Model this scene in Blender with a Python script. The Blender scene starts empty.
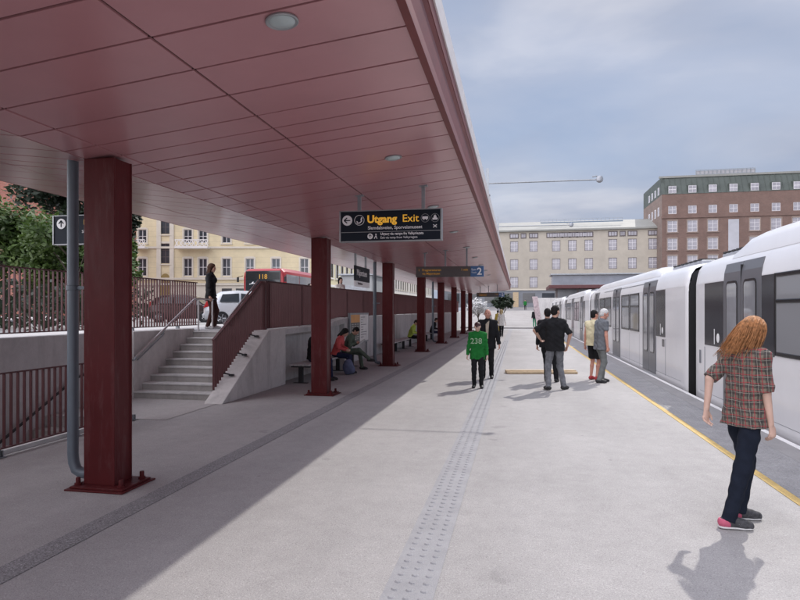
import bpy, math, random
import numpy as np
from mathutils import Vector, Matrix

random.seed(7)
PI = math.pi
SC = bpy.context.scene
COL = SC.collection

# ------------------------------------------------------------------ materials
def _nt(name):
    m = bpy.data.materials.new(name); m.use_nodes = True
    nt = m.node_tree; nt.nodes.clear()
    out = nt.nodes.new('ShaderNodeOutputMaterial')
    b = nt.nodes.new('ShaderNodeBsdfPrincipled')
    nt.links.new(b.outputs[0], out.inputs[0])
    return m, nt, b

def _noise(nt, vec, scale, detail=4, rough=0.6, dist=0):
    n = nt.nodes.new('ShaderNodeTexNoise')
    n.inputs['Scale'].default_value = scale; n.inputs['Detail'].default_value = detail
    n.inputs['Roughness'].default_value = rough; n.inputs['Distortion'].default_value = dist
    if vec is not None: nt.links.new(vec, n.inputs['Vector'])
    return n.outputs['Fac']

def _ramp(nt, fac, stops):
    r = nt.nodes.new('ShaderNodeValToRGB'); e = r.color_ramp.elements
    while len(e) < len(stops): e.new(0.5)
    for i, (p, c) in enumerate(stops):
        e[i].position = p; e[i].color = (c[0], c[1], c[2], 1) if not isinstance(c, (int, float)) else (c, c, c, 1)
    nt.links.new(fac, r.inputs[0]); return r.outputs[0]

def _mul(nt, a, b, f=1.0):
    m = nt.nodes.new('ShaderNodeMixRGB'); m.blend_type = 'MULTIPLY'; m.inputs[0].default_value = f
    for s, i in ((a, 1), (b, 2)):
        if isinstance(s, tuple): m.inputs[i].default_value = (*s, 1)
        else: nt.links.new(s, m.inputs[i])
    return m.outputs[0]

def _mix(nt, f, a, b):
    m = nt.nodes.new('ShaderNodeMixRGB')
    if isinstance(f, (int, float)): m.inputs[0].default_value = f
    else: nt.links.new(f, m.inputs[0])
    for s, i in ((a, 1), (b, 2)):
        if isinstance(s, tuple): m.inputs[i].default_value = (*s, 1)
        else: nt.links.new(s, m.inputs[i])
    return m.outputs[0]

def _obj(nt, kind='Object'):
    return nt.nodes.new('ShaderNodeTexCoord').outputs[kind]

def _bump(nt, b, h, strength, dist=0.01):
    n = nt.nodes.new('ShaderNodeBump'); n.inputs['Strength'].default_value = strength
    n.inputs['Distance'].default_value = dist
    nt.links.new(h, n.inputs['Height']); nt.links.new(n.outputs[0], b.inputs['Normal'])

def mat(name, col, rough=0.6, metal=0.0, var=0.12, scale=3.0, bump=0.0, bscale=60.0, spec=0.5, fine=0.0, fscale=200.0, coat=0.0, emit=None):
    m, nt, b = _nt(name)
    vec = _obj(nt)
    f = _noise(nt, vec, scale, 5, 0.65)
    c = _mul(nt, tuple(col), _ramp(nt, f, [(0.3, 1 - var), (0.7, 1 + var)]))
    if fine:
        f2 = _noise(nt, vec, fscale, 2, 0.7)
        c = _mul(nt, c, _ramp(nt, f2, [(0.3, 1 - fine), (0.7, 1 + fine)]))
    nt.links.new(c, b.inputs['Base Color'])
    b.inputs['Roughness'].default_value = rough; b.inputs['Metallic'].default_value = metal
    b.inputs['Specular IOR Level'].default_value = spec
    b.inputs['Coat Weight'].default_value = coat
    if bump: _bump(nt, b, _noise(nt, vec, bscale, 4, 0.6), bump)
    if emit:
        b.inputs['Emission Color'].default_value = (*emit[0], 1); b.inputs['Emission Strength'].default_value = emit[1]
    return m

def mat_asphalt(name, col, stain=0.12, spk=0.3):
    m, nt, b = _nt(name)
    vec = _obj(nt)
    big = _noise(nt, vec, 0.35, 6, 0.6)
    mid = _noise(nt, vec, 5.0, 5, 0.7)
    fin = _noise(nt, vec, 110.0, 3, 0.7)
    v = nt.nodes.new('ShaderNodeTexVoronoi'); v.inputs['Scale'].default_value = 130.0
    nt.links.new(vec, v.inputs['Vector'])
    c = _mul(nt, tuple(col), _ramp(nt, big, [(0.3, 1 - stain), (0.7, 1 + stain * 0.6)]))
    c = _mul(nt, c, _ramp(nt, mid, [(0.3, 0.93), (0.7, 1.06)]))
    c = _mul(nt, c, _ramp(nt, fin, [(0.32, 1 - spk), (0.68, 1 + spk)]))
    g = nt.nodes.new('ShaderNodeSeparateColor'); nt.links.new(v.outputs['Color'], g.inputs[0])
    c = _mul(nt, c, _ramp(nt, g.outputs[0], [(0.0, 1 - spk), (0.12, 0.97), (0.9, 1.0), (1.0, 1 + spk)]))
    # walked-in greyer lanes, repair patches and a few dark worn spots (gum, drips)
    ms = nt.nodes.new('ShaderNodeMapping'); ms.inputs['Scale'].default_value = (1.0, .16, 1.0); nt.links.new(vec, ms.inputs[0])
    c = _mul(nt, c, _ramp(nt, _noise(nt, ms.outputs[0], .9, 4, .6), [(.35, .93), (.6, 1.03)]))
    gum = nt.nodes.new('ShaderNodeTexVoronoi'); gum.inputs['Scale'].default_value = 1.3; nt.links.new(vec, gum.inputs['Vector'])
    c = _mul(nt, c, _ramp(nt, gum.outputs['Distance'], [(.022, .72), (.032, 1.0)]))
    sp = _noise(nt, vec, 2.2, 2, 0.4)
    c = _mul(nt, c, _ramp(nt, sp, [(0.24, 0.85), (0.28, 1.0)]))
    nt.links.new(c, b.inputs['Base Color'])
    b.inputs['Roughness'].default_value = 0.9; b.inputs['Specular IOR Level'].default_value = 0.25
    _bump(nt, b, fin, 0.5, 0.006)
    return m

def mat_concrete(name, col, joints=0.0):
    m, nt, b = _nt(name)
    vec = _obj(nt)
    mp = nt.nodes.new('ShaderNodeMapping'); mp.inputs['Scale'].default_value = (1.2, 1.2, 0.35)
    nt.links.new(vec, mp.inputs[0])
    big = _noise(nt, mp.outputs[0], 1.6, 6, 0.65, 0.6)
    mid = _noise(nt, vec, 9.0, 5, 0.7)
    fin = _noise(nt, vec, 120.0, 2, 0.6)
    c = _mul(nt, tuple(col), _ramp(nt, big, [(0.28, 0.70), (0.5, 0.98), (0.75, 1.12)]))
    c = _mul(nt, c, _ramp(nt, mid, [(0.3, 0.92), (0.7, 1.06)]))
    c = _mul(nt, c, _ramp(nt, fin, [(0.3, 0.9), (0.7, 1.08)]))
    nt.links.new(c, b.inputs['Base Color'])
    b.inputs['Roughness'].default_value = 0.85; b.inputs['Specular IOR Level'].default_value = 0.3
    _bump(nt, b, mid, 0.15, 0.01)
    return m

def mat_brick(name, c1, c2, mortar, scale=1.0):
    m, nt, b = _nt(name)
    vec = _obj(nt)
    mp = nt.nodes.new('ShaderNodeMapping'); mp.inputs['Rotation'].default_value = (PI / 2, 0, 0)
    nt.links.new(vec, mp.inputs[0])
    t = nt.nodes.new('ShaderNodeTexBrick'); nt.links.new(mp.outputs[0], t.inputs['Vector'])
    t.inputs['Scale'].default_value = scale
    t.inputs['Brick Width'].default_value = 0.26; t.inputs['Row Height'].default_value = 0.085
    t.inputs['Mortar Size'].default_value = 0.008
    t.inputs['Color1'].default_value = (*c1, 1); t.inputs['Color2'].default_value = (*c2, 1)
    t.inputs['Mortar'].default_value = (*mortar, 1)
    c = _mul(nt, t.outputs[0], _ramp(nt, _noise(nt, vec, 0.5, 6, 0.7), [(0.3, 0.8), (0.7, 1.15)]))
    nt.links.new(c, b.inputs['Base Color']); b.inputs['Roughness'].default_value = 0.85
    return m

def mat_plaster_courses(name, col, step=0.55, groove=0.06, dark=0.72):
    """rendered facade with horizontal rustication grooves"""
    m, nt, b = _nt(name)
    vec = _obj(nt)
    sx = nt.nodes.new('ShaderNodeSeparateXYZ'); nt.links.new(vec, sx.inputs[0])
    md = nt.nodes.new('ShaderNodeMath'); md.operation = 'MODULO'; md.inputs[1].default_value = step
    nt.links.new(sx.outputs[2], md.inputs[0])
    lt = nt.nodes.new('ShaderNodeMath'); lt.operation = 'LESS_THAN'; lt.inputs[1].default_value = groove
    nt.links.new(md.outputs[0], lt.inputs[0])
    base = _mul(nt, tuple(col), _ramp(nt, _noise(nt, vec, 0.6, 6, 0.7), [(0.3, 0.86), (0.7, 1.1)]))
    c = _mix(nt, lt.outputs[0], base, _mul(nt, base, (dark, dark, dark)))
    nt.links.new(c, b.inputs['Base Color']); b.inputs['Roughness'].default_value = 0.9
    return m

def mat_leaf(name, cols):
    m, nt, b = _nt(name)
    vec = _obj(nt)
    f = _noise(nt, vec, 0.9, 4, 0.7); f2 = _noise(nt, vec, 14.0, 2, 0.6)
    c = _ramp(nt, f, [(0.25, cols[0]), (0.5, cols[1]), (0.75, cols[2])])
    c = _mul(nt, c, _ramp(nt, f2, [(0.3, 0.7), (0.7, 1.3)]))
    nt.links.new(c, b.inputs['Base Color'])
    b.inputs['Roughness'].default_value = 0.55
    tr = nt.nodes.new('ShaderNodeBsdfTranslucent'); nt.links.new(c, tr.inputs[0])
    mx = nt.nodes.new('ShaderNodeMixShader'); mx.inputs[0].default_value = 0.3
    out = [n for n in nt.nodes if n.type == 'OUTPUT_MATERIAL'][0]
    nt.links.new(b.outputs[0], mx.inputs[1]); nt.links.new(tr.outputs[0], mx.inputs[2]); nt.links.new(mx.outputs[0], out.inputs[0])
    return m

def mat_plaid(name):
    m, nt, b = _nt(name)
    vec = _obj(nt)
    sx = nt.nodes.new('ShaderNodeSeparateXYZ'); nt.links.new(vec, sx.inputs[0])
    wob = _noise(nt, vec, 9.0, 3, 0.5)
    wx = nt.nodes.new('ShaderNodeVectorMath'); wx.operation = 'DOT_PRODUCT'; nt.links.new(vec, wx.inputs[0]); wx.inputs[1].default_value = (.82, .60, .05)
    def stripe(sock, period, off, width):
        a = nt.nodes.new('ShaderNodeMath'); a.operation = 'MULTIPLY_ADD'
        nt.links.new(wob, a.inputs[0]); a.inputs[1].default_value = 0.035; nt.links.new(sock, a.inputs[2])
        ad = nt.nodes.new('ShaderNodeMath'); ad.operation = 'ADD'; nt.links.new(a.outputs[0], ad.inputs[0]); ad.inputs[1].default_value = 10 * period + off
        md = nt.nodes.new('ShaderNodeMath'); md.operation = 'MODULO'; nt.links.new(ad.outputs[0], md.inputs[0]); md.inputs[1].default_value = period
        lt = nt.nodes.new('ShaderNodeMath'); lt.operation = 'LESS_THAN'; nt.links.new(md.outputs[0], lt.inputs[0]); lt.inputs[1].default_value = width
        return lt.outputs[0]
    def scaled(f, k):
        q = nt.nodes.new('ShaderNodeMath'); q.operation = 'MULTIPLY'; nt.links.new(f, q.inputs[0]); q.inputs[1].default_value = k
        return q.outputs[0]
    c = (0.165, 0.138, 0.105)
    c = _mix(nt, scaled(stripe(wx.outputs['Value'], 0.066, 0.0, 0.032), 0.72), c, (0.035, 0.03, 0.03))
    c = _mix(nt, scaled(stripe(sx.outputs[2], 0.066, 0.01, 0.030), 0.72), c, (0.035, 0.03, 0.03))
    c = _mix(nt, scaled(stripe(wx.outputs['Value'], 0.066, 0.024, 0.008), 0.62), c, (0.30, 0.02, 0.035))
    c = _mix(nt, scaled(stripe(sx.outputs[2], 0.066, 0.042, 0.008), 0.62), c, (0.30, 0.02, 0.035))
    c = _mix(nt, scaled(stripe(wx.outputs['Value'], 0.066, 0.052, 0.004), 0.38), c, (0.50, 0.47, 0.40))
    c = _mix(nt, scaled(stripe(sx.outputs[2], 0.066, 0.056, 0.004), 0.38), c, (0.50, 0.47, 0.40))
    c = _mul(nt, c, _ramp(nt, _noise(nt, vec, 240, 2, 0.5), [(0.3, 0.8), (0.7, 1.2)]))
    nt.links.new(c, b.inputs['Base Color']); b.inputs['Roughness'].default_value = 0.9
    b.inputs['Sheen Weight'].default_value = 0.1
    _bump(nt, b, _noise(nt, vec, 22, 3, 0.6), 0.35, 0.012)
    return m

def cloth(name, col, bump=0.3, var=0.15):
    return mat(name, col, 0.92, 0, var, 12.0, bump, 26.0, 0.2, 0.12, 260.0)

M = {}
M['red'] = mat('red_steel', (0.092, 0.0150, 0.0165), 0.40, 0, 0.14, 2.0, 0.02, 300, 0.14, 0.05, 300)
M['red_bar'] = mat('red_bar_paint', (0.105, 0.040, 0.042), 0.5, 0, 0.12, 2.0, 0, 60, 0.35)
M['ceil'] = mat('ceiling_panel_paint', (0.495, 0.235, 0.248), 0.30, 0, 0.06, 1.2, 0.012, 9.0, 0.5, 0.04, 500, 0.5)
[n for n in M['ceil'].node_tree.nodes if n.type == 'BSDF_PRINCIPLED'][0].inputs['Coat Roughness'].default_value = .22
M['seam'] = mat('dark_seam', (0.045, 0.012, 0.014), 0.8)
M['fascia'] = mat('fascia_paint', (0.165, 0.032, 0.031), 0.45, 0, 0.15, 3.0, 0, 60, 0.4)
M['white_flash'] = mat('white_flashing', (0.80, 0.77, 0.78), 0.5, 0, 0.05, 4)
M['roofing'] = mat('roof_felt', (0.16, 0.13, 0.13), 0.9)
M['plat'] = mat_asphalt('platform_asphalt', (0.40, 0.387, 0.382), 0.12, 0.22)
M['painted_light'] = mat_asphalt('painted_light_floor', (0.44, 0.42, 0.41), 0.08, 0.18)  # floor tone lightened to paint in the brighter light by the stairs
M['street'] = mat_asphalt('street_asphalt', (0.33, 0.325, 0.32), 0.15, 0.2)
M['pave'] = mat_asphalt('pavement_paving', (0.40, 0.39, 0.39), 0.10, 0.18)
M['plaza'] = mat_asphalt('plaza_paving', (0.30, 0.285, 0.28), 0.10, 0.10)
M['ballast'] = mat_asphalt('track_ballast', (0.12, 0.11, 0.105), 0.2, 0.5)
M['ground'] = mat_asphalt('far_ground', (0.16, 0.16, 0.15), 0.2, 0.3)
M['tact'] = mat('tactile_tile', (0.33, 0.33, 0.345), 0.75, 0, 0.10, 4, 0, 60, 0.35, 0.15, 150)
M['tact2'] = mat('edge_tactile_tile', (0.29, 0.285, 0.29), 0.75, 0, 0.15, 3, 0, 60, 0.35, 0.2, 90)
M['edge'] = mat('edge_stone', (0.30, 0.29, 0.29), 0.8, 0, 0.10, 2, 0.1, 90, 0.3, 0.12, 120)
M['yellow'] = mat('yellow_paint', (0.57, 0.41, 0.16), 0.75, 0, 0.16, 5, 0, 60, 0.3, 0.18, 80)
M['whiteline'] = mat('white_paint', (0.76, 0.75, 0.74), 0.7, 0, 0.1, 5, 0, 60, 0.3, 0.1, 120)
M['drain'] = mat_asphalt('drain_setts', (0.285, 0.28, 0.285), 0.1, 0.5)
M['conc'] = mat_concrete('fair_concrete', (0.54, 0.53, 0.525))
M['conc_l'] = mat_concrete('light_concrete', (0.60, 0.58, 0.565))
M['step'] = mat_concrete('step_stone', (0.36, 0.345, 0.33))
M['galv'] = mat('galvanised_steel', (0.30, 0.32, 0.34), 0.45, 0.55, 0.15, 6)
M['pipe'] = mat('grey_blue_pipe', (0.14, 0.17, 0.20), 0.45, 0.1, 0.10, 3)
M['steel'] = mat('brushed_steel', (0.55, 0.52, 0.52), 0.32, 0.9, 0.08, 8)
M['black'] = mat('black_rubber', (0.016, 0.016, 0.018), 0.8)
M['blackgloss'] = mat('black_gloss', (0.012, 0.012, 0.014), 0.25)
M['sign'] = mat('sign_navy', (0.010, 0.015, 0.024), 0.6, 0, 0.05, spec=0.2)
M['signframe'] = mat('sign_frame_grey', (0.33, 0.34, 0.35), 0.45, 0.4)
M['orange'] = mat('sign_orange', (0.85, 0.46, 0.04), 0.5, 0, 0.02, emit=((0.9, 0.48, 0.05), 0.22))
M['signwhite'] = mat('sign_white', (0.82, 0.82, 0.82), 0.5, 0, 0.02)
M['screen'] = mat('screen_brown', (0.075, 0.062, 0.062), 0.3, 0, 0.05)
M['amber'] = mat('led_amber', (0.5, 0.26, 0.03), 0.5, emit=((0.9, 0.42, 0.05), 0.10))
M['blue'] = mat('sign_blue', (0.045, 0.12, 0.28), 0.4, 0, 0.05)
M['lens'] = mat('lamp_lens', (0.42, 0.48, 0.48), 0.25, 0, 0.05)
M['train_w'] = mat('train_white', (0.69, 0.688, 0.70), 0.28, 0, 0.04, 1.0, 0, 60, 0.5, 0, 200, 0.3)
M['train_g'] = mat('train_grey', (0.115, 0.117, 0.128), 0.3, 0, 0.06, 1.0, 0, 60, 0.5)
M['train_panel'] = mat('train_window_band', (0.045, 0.047, 0.053), 0.15, 0, 0.05)
M['train_under'] = mat('train_underframe', (0.03, 0.03, 0.032), 0.8)
M['roofgrey'] = mat('train_roof_grey', (0.34, 0.355, 0.385), 0.5, 0.2, 0.15, 2)
M['beige'] = mat('cream_render', (0.425, 0.385, 0.325), 0.9, 0, 0.10, 0.5)
M['brick_b'] = mat_brick('brown_brick', (0.155, 0.090, 0.073), (0.188, 0.108, 0.086), (0.20, 0.17, 0.15))
M['brick_r'] = mat_brick('red_brick', (0.26, 0.085, 0.06), (0.33, 0.11, 0.075), (0.27, 0.2, 0.17))
M['copper'] = mat('green_copper', (0.072, 0.085, 0.075), 0.6, 0.1, 0.18, 0.6)
M['greyfloor'] = mat('grey_stone_base', (0.20, 0.21, 0.23), 0.8, 0, 0.12, 0.8)
M['roofslate'] = mat('pale_roof', (0.26, 0.26, 0.24), 0.7, 0, 0.10, 0.5)
M['winframe'] = mat('window_frame_white', (0.66, 0.64, 0.65), 0.6)
M['windark'] = mat('window_frame_dark', (0.10, 0.08, 0.08), 0.6)
M['pane_l'] = mat('window_pane_pale', (0.34, 0.325, 0.355), 0.15, 0, 0.3, 0.35)
M['pane_d'] = mat('window_pane_dark', (0.05, 0.055, 0.065), 0.08, 0, 0.4, 0.4)
M['yellowwall'] = mat_plaster_courses('yellow_render', (0.68, 0.585, 0.385), 0.62, 0.05, 0.86)
M['yellow2'] = mat('cream_yellow_render', (0.66, 0.60, 0.40), 0.9, 0, 0.08, 0.6)
M['plaster'] = mat('pale_stone_trim', (0.62, 0.57, 0.48), 0.85, 0, 0.08, 1)
M['whitewall'] = mat('white_render', (0.80, 0.78, 0.76), 0.85, 0, 0.06, 0.6)
M['shop'] = mat('shopfront_dark', (0.03, 0.03, 0.033), 0.3)
M['bark'] = mat('bark', (0.09, 0.07, 0.055), 0.9, 0, 0.3, 9, 0.6, 30)
M['leaf_g'] = mat_leaf('leaf_green', [(0.026, 0.055, 0.012), (0.068, 0.115, 0.024), (0.13, 0.185, 0.045)])
M['leaf_d'] = mat_leaf('leaf_dark', [(0.012, 0.02, 0.012), (0.022, 0.035, 0.018), (0.035, 0.055, 0.026)])
M['leaf_w'] = mat_leaf('blossom_white', [(0.5, 0.5, 0.5), (0.66, 0.66, 0.66), (0.8, 0.8, 0.8)])
M['busred'] = mat('bus_red', (0.34, 0.012, 0.018), 0.3, 0, 0.04, 1, 0, 60, 0.5, 0, 200, 0.3)
M['silver'] = mat('car_silver', (0.60, 0.61, 0.63), 0.25, 0.35, 0.03, 1, coat=0.5)
M['maroon'] = mat('car_maroon', (0.035, 0.018, 0.018), 0.3, 0.2, 0.03, 1, coat=0.5)
M['glass_d'] = mat('dark_glass', (0.03, 0.033, 0.038), 0.06, 0, 0.1)
M['glass_g'] = mat('grey_glass', (0.24, 0.245, 0.26), 0.05, 0, 0.25, 0.8)
M['taillight'] = mat('tail_light', (0.45, 0.02, 0.02), 0.25)
M['headlight'] = mat('head_light', (0.7, 0.7, 0.7), 0.15)
M['rim'] = mat('wheel_rim', (0.5, 0.5, 0.52), 0.35, 0.8)
M['wood'] = mat('timber', (0.52, 0.40, 0.26), 0.8, 0, 0.2, 8)
M['woodd'] = mat('timber_dark', (0.20, 0.12, 0.07), 0.8, 0, 0.2, 8)
M['poster_d'] = mat('poster_dark', (0.06, 0.065, 0.06), 0.4)
M['poster_t'] = mat('poster_text', (0.45, 0.45, 0.42), 0.5)
M['poster_o'] = mat('poster_orange', (0.75, 0.33, 0.05), 0.4)
M['poster_w'] = mat('poster_white', (0.78, 0.78, 0.77), 0.4)
M['pink'] = mat('pale_pink_board', (0.46, 0.37, 0.38), 0.7, 0, 0.35, 6)
M['skin'] = mat('skin', (0.52, 0.31, 0.23), 0.55, 0, 0.06, 14, 0.05, 90, 0.4)
M['skin_r'] = mat('skin_ruddy', (0.55, 0.27, 0.20), 0.55, 0, 0.06, 14, 0.05, 90, 0.4)
M['skin_p'] = mat('skin_pale', (0.60, 0.40, 0.32), 0.55, 0, 0.06, 14, 0.05, 90, 0.4)
M['plaid'] = mat_plaid('plaid_shirt')
M['eye'] = mat('eye_dark', (0.03, 0.022, 0.02), 0.2)
M['lip'] = mat('lip', (0.35, 0.13, 0.11), 0.5)

# ------------------------------------------------------------------ objects
def tag(o, label=None, cat=None, group=None, kind=None):
    if label: o['label'] = label
    if cat: o['category'] = cat
    if group: o['group'] = group
    if kind: o['kind'] = kind
    return o

def empty(name, loc, label, cat, group=None, rz=0.0):
    o = bpy.data.objects.new(name, None); COL.objects.link(o)
    o.location = loc; o.rotation_euler = (0, 0, rz); o.empty_display_size = 0.1
    return tag(o, label, cat, group)

def link(name, me, m, parent=None):
    if m is not None:
        me.materials.clear(); me.materials.append(m)
    o = bpy.data.objects.new(name, me); COL.objects.link(o)
    if parent is not None: o.parent = parent
    return o

def dup(root, loc, label, rz=None):
    def rec(o, par):
        c = o.copy(); COL.objects.link(c); c.parent = par
        for ch in list(o.children): rec(ch, c)
        return c
    r = rec(root, None); r.location = loc
    if rz is not None: r.rotation_euler = (0, 0, rz)
    r['label'] = label
    return r

class MB:
    def __init__(s): s.v = []; s.f = []
    def add(s, vs, fs):
        n = len(s.v); s.v += [tuple(p) for p in vs]; s.f += [tuple(i + n for i in f) for f in fs]; return s
    def box(s, x0, x1, y0, y1, z0, z1):
        vs = [(x0, y0, z0), (x1, y0, z0), (x1, y1, z0), (x0, y1, z0), (x0, y0, z1), (x1, y0, z1), (x1, y1, z1), (x0, y1, z1)]
        return s.add(vs, [(0, 3, 2, 1), (4, 5, 6, 7), (0, 1, 5, 4), (1, 2, 6, 5), (2, 3, 7, 6), (3, 0, 4, 7)])
    def quad(s, a, b, c, d): return s.add([a, b, c, d], [(0, 1, 2, 3)])
    def prism(s, poly, axis, a, b):
        """extrude a 2D polygon along axis: 'x' -> poly (y,z); 'y' -> poly (x,z); 'z' -> poly (x,y)"""
        def P(p, t):
            return {'x': (t, p[0], p[1]), 'y': (p[0], t, p[1]), 'z': (p[0], p[1], t)}[axis]
        n = len(poly)
        vs = [P(p, a) for p in poly] + [P(p, b) for p in poly]
        fs = [tuple(range(n))[::-1], tuple(range(n, 2 * n))] + [(i, (i + 1) % n, n + (i + 1) % n, n + i) for i in range(n)]
        return s.add(vs, fs)
    def tube(s, pts, r, n=8, cap=True):
        pts = [Vector(p) for p in pts]; rs = r if isinstance(r, (list, tuple)) else [r] * len(pts)
        rings = []; up = None
        for i, p in enumerate(pts):
            t = (pts[min(i + 1, len(pts) - 1)] - pts[max(i - 1, 0)]).normalized()
            if up is None: up = Vector((0, 0, 1)) if abs(t.z) < 0.9 else Vector((1, 0, 0))
            u = t.cross(up).normalized(); w = u.cross(t).normalized(); up = w
            rings.append([p + (u * math.cos(2 * PI * k / n) + w * math.sin(2 * PI * k / n)) * rs[i] for k in range(n)])
        vs = [q for ring in rings for q in ring]; fs = []
        for i in range(len(pts) - 1):
            for k in range(n):
                fs.append((i * n + k, i * n + (k + 1) % n, (i + 1) * n + (k + 1) % n, (i + 1) * n + k))
        if cap: fs += [tuple(range(n))[::-1], tuple(range((len(pts) - 1) * n, len(pts) * n))]
        return s.add(vs, fs)
    def lathe(s, prof, n=24, c=(0, 0, 0), axis='z'):
        vs = []; fs = []
        for (r, h) in prof:
            for k in range(n):
                a = 2 * PI * k / n; p = (r * math.cos(a), r * math.sin(a), h)
                if axis == 'x': p = (p[2], p[0], p[1])
                if axis == 'y': p = (p[0], -p[2], p[1])
                vs.append((c[0] + p[0], c[1] + p[1], c[2] + p[2]))
        for i in range(len(prof) - 1):
            for k in range(n): fs.append((i * n + k, i * n + (k + 1) % n, (i + 1) * n + (k + 1) % n, (i + 1) * n + k))
        fs += [tuple(range(n))[::-1], tuple(range((len(prof) - 1) * n, len(prof) * n))]
        return s.add(vs, fs)
    def loft(s, rings, closed=True, cap=True):
        n = len(rings[0]); vs = [p for r in rings for p in r]; fs = []
        for i in range(len(rings) - 1):
            for k in range(n if closed else n - 1):
                fs.append((i * n + k, i * n + (k + 1) % n, (i + 1) * n + (k + 1) % n, (i + 1) * n + k))
        if cap and closed: fs += [tuple(range(n))[::-1], tuple(range((len(rings) - 1) * n, len(rings) * n))]
        return s.add(vs, fs)
    def build(s, name, m, parent=None, smooth=False, bevel=0.0, seg=2, local=True, angle=35):
        off = Vector((0, 0, 0))
        if parent is not None and not local:
            p = parent
            while p is not None: off += p.location; p = p.parent
        me = bpy.data.meshes.new(name)
        me.from_pydata([(a - off.x, b - off.y, c - off.z) for a, b, c in s.v], [], s.f)
        import bmesh
        bm = bmesh.new(); bm.from_mesh(me); bmesh.ops.recalc_face_normals(bm, faces=bm.faces); bm.to_mesh(me); bm.free()
        if smooth:
            me.polygons.foreach_set('use_smooth', [True] * len(me.polygons))
            me.set_sharp_from_angle(angle=math.radians(angle))
        o = link(name, me, m, parent)
        if bevel:
            b = o.modifiers.new('bevel', 'BEVEL'); b.width = bevel; b.segments = seg; b.limit_method = 'ANGLE'; b.angle_limit = math.radians(40)
        return o

def text(name, s, size, m, parent, loc, rot=(PI / 2, 0, 0), depth=0.004, bold=0.0, sx=1.0, align='LEFT'):
    cu = bpy.data.curves.new(name, 'FONT'); cu.body = s; cu.size = size; cu.extrude = depth; cu.offset = bold; cu.align_x = align
    cu.resolution_u = 3
    t = bpy.data.objects.new(name + '_tmp', cu); COL.objects.link(t)
    dg = bpy.context.evaluated_depsgraph_get()
    me = bpy.data.meshes.new_from_object(t.evaluated_get(dg)); me.name = name
    bpy.data.objects.remove(t); bpy.data.curves.remove(cu)
    o = link(name, me, m, parent); o.location = loc; o.rotation_euler = rot; o.scale = (sx, 1, 1)
    return o

def W(parent):  # world-coordinate builder
    return dict(parent=parent, local=False)

# ------------------------------------------------------------------ setting: ground
tag(MB().box(-1500, 1500, -800, 2500, -3.4, -3.2).build('ground', M['ground']), kind='structure')
pl = MB()
YE = 57.0
pl.box(-5.95, 3.40, -14, YE, -1.25, 0.0)
pl.box(-7.5, -5.95, 8.4, YE, -1.25, 0.0)
tag(pl.build('platform', M['plat']), kind='structure')
tag(MB().box(-7.49, -5.36, 8.41, 10.395, 0.0035, 0.0065).build('stair_painted_light', M['painted_light']), kind='structure')  # thin sheet painting a patch of brighter light, not a separate paving
tag(MB().box(3.40, 30, -14, YE + 30, -1.3, -1.15).build('track_bed', M['ballast']), kind='structure')
tag(MB().box(3.9, 3.97, -14, 80, -1.15, -1.0).box(5.33, 5.40, -14, 80, -1.15, -1.0).build('rail_track', M['train_under']), kind='structure')
tag(MB().box(2.49, 3.08, -14, YE, 0.001, 0.005).build('warning_paving_base', M['tact2']), kind='structure')
tag(MB().box(2.40, 2.486, -14, YE, 0.001, 0.006).build('yellow_edge_line', M['yellow']), kind='structure')
tag(MB().box(3.084, 3.36, -14, YE, 0.001, 0.005).build('edge_paving', M['edge']), kind='structure')
tag(MB().box(3.364, 3.45, -14, YE, -0.05, 0.008).build('white_edge_line', M['whiteline']), kind='structure')
# studs of the edge tactile paving
e = MB()
y = 3.0
while y < 24:
    for i in range(9):
        x = 2.53 + i * 0.062
        e.add([(x - .02, y - .02, .005), (x + .02, y - .02, .005), (x + .02, y + .02, .005), (x - .02, y + .02, .005),
               (x - .012, y - .012, .011), (x + .012, y - .012, .011), (x + .012, y + .012, .011), (x - .012, y + .012, .011)],
              [(4, 5, 6, 7), (0, 1, 5, 4), (1, 2, 6, 5), (2, 3, 7, 6), (3, 0, 4, 7)])
    y += 0.085
tag(e.build('warning_paving', M['tact2']), kind='structure')
# guide strip with studs
g = MB().box(-0.80, -0.49, -8, YE - 1, 0.001, 0.005)
gx = MB()
y = 2.0
while y < 34:
    for x in (-0.735, -0.645, -0.555):
        n = 8; r = 0.026
        ring = [(x + r * math.cos(2 * PI * k / n), y + r * math.sin(2 * PI * k / n), .005) for k in range(n)]
        ring2 = [(x + .62 * r * math.cos(2 * PI * k / n), y + .62 * r * math.sin(2 * PI * k / n), .0115) for k in range(n)]
        gx.add(ring + ring2, [(k, (k + 1) % n, n + (k + 1) % n, n + k) for k in range(n)] + [tuple(range(n, 2 * n))])
    y += 0.105
for x in (-0.735, -0.645, -0.555): gx.box(x - .02, x + .02, 34, YE - 1, .005, .0105)
tag(g.build('guide_paving_base', M['tact']), kind='structure')
tag(gx.build('guide_paving', M['tact']), kind='structure')
dr = MB().box(-3.36, -3.15, -8, YE - 1, 0.001, 0.0045)
tag(dr.build('drain_paving', M['drain']), kind='structure')
# underpass floor behind the left railing, dropping towards the camera
us = MB()
for i in range(16):
    us.box(-7.5, -5.95, 8.4 - 0.33 * (i + 1), 8.4 - 0.33 * i, -3.1, -0.165 * (i + 1))
tag(us.build('underpass_path', M['step']), kind='structure')
tag(MB().box(-7.5, -5.95, -14, 8.4 - 0.33 * 16, -3.15, -2.8).build('underpass_floor', M['pave']), kind='structure')
# street level
tag(MB().box(-9.6, -7.75, -14, 12.62, -3, 1.25).box(-9.6, -5.75, 12.62, 57.0, -3, 1.25).build('pavement', M['pave']), kind='structure')
tag(MB().box(-22.5, -9.6, -14, 230, -3, 1.12).build('street', M['street']), kind='structure')
tag(MB().box(-120, -22.5, -14, 230, -3, 1.25).build('far_pavement', M['pave']), kind='structure')
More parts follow.
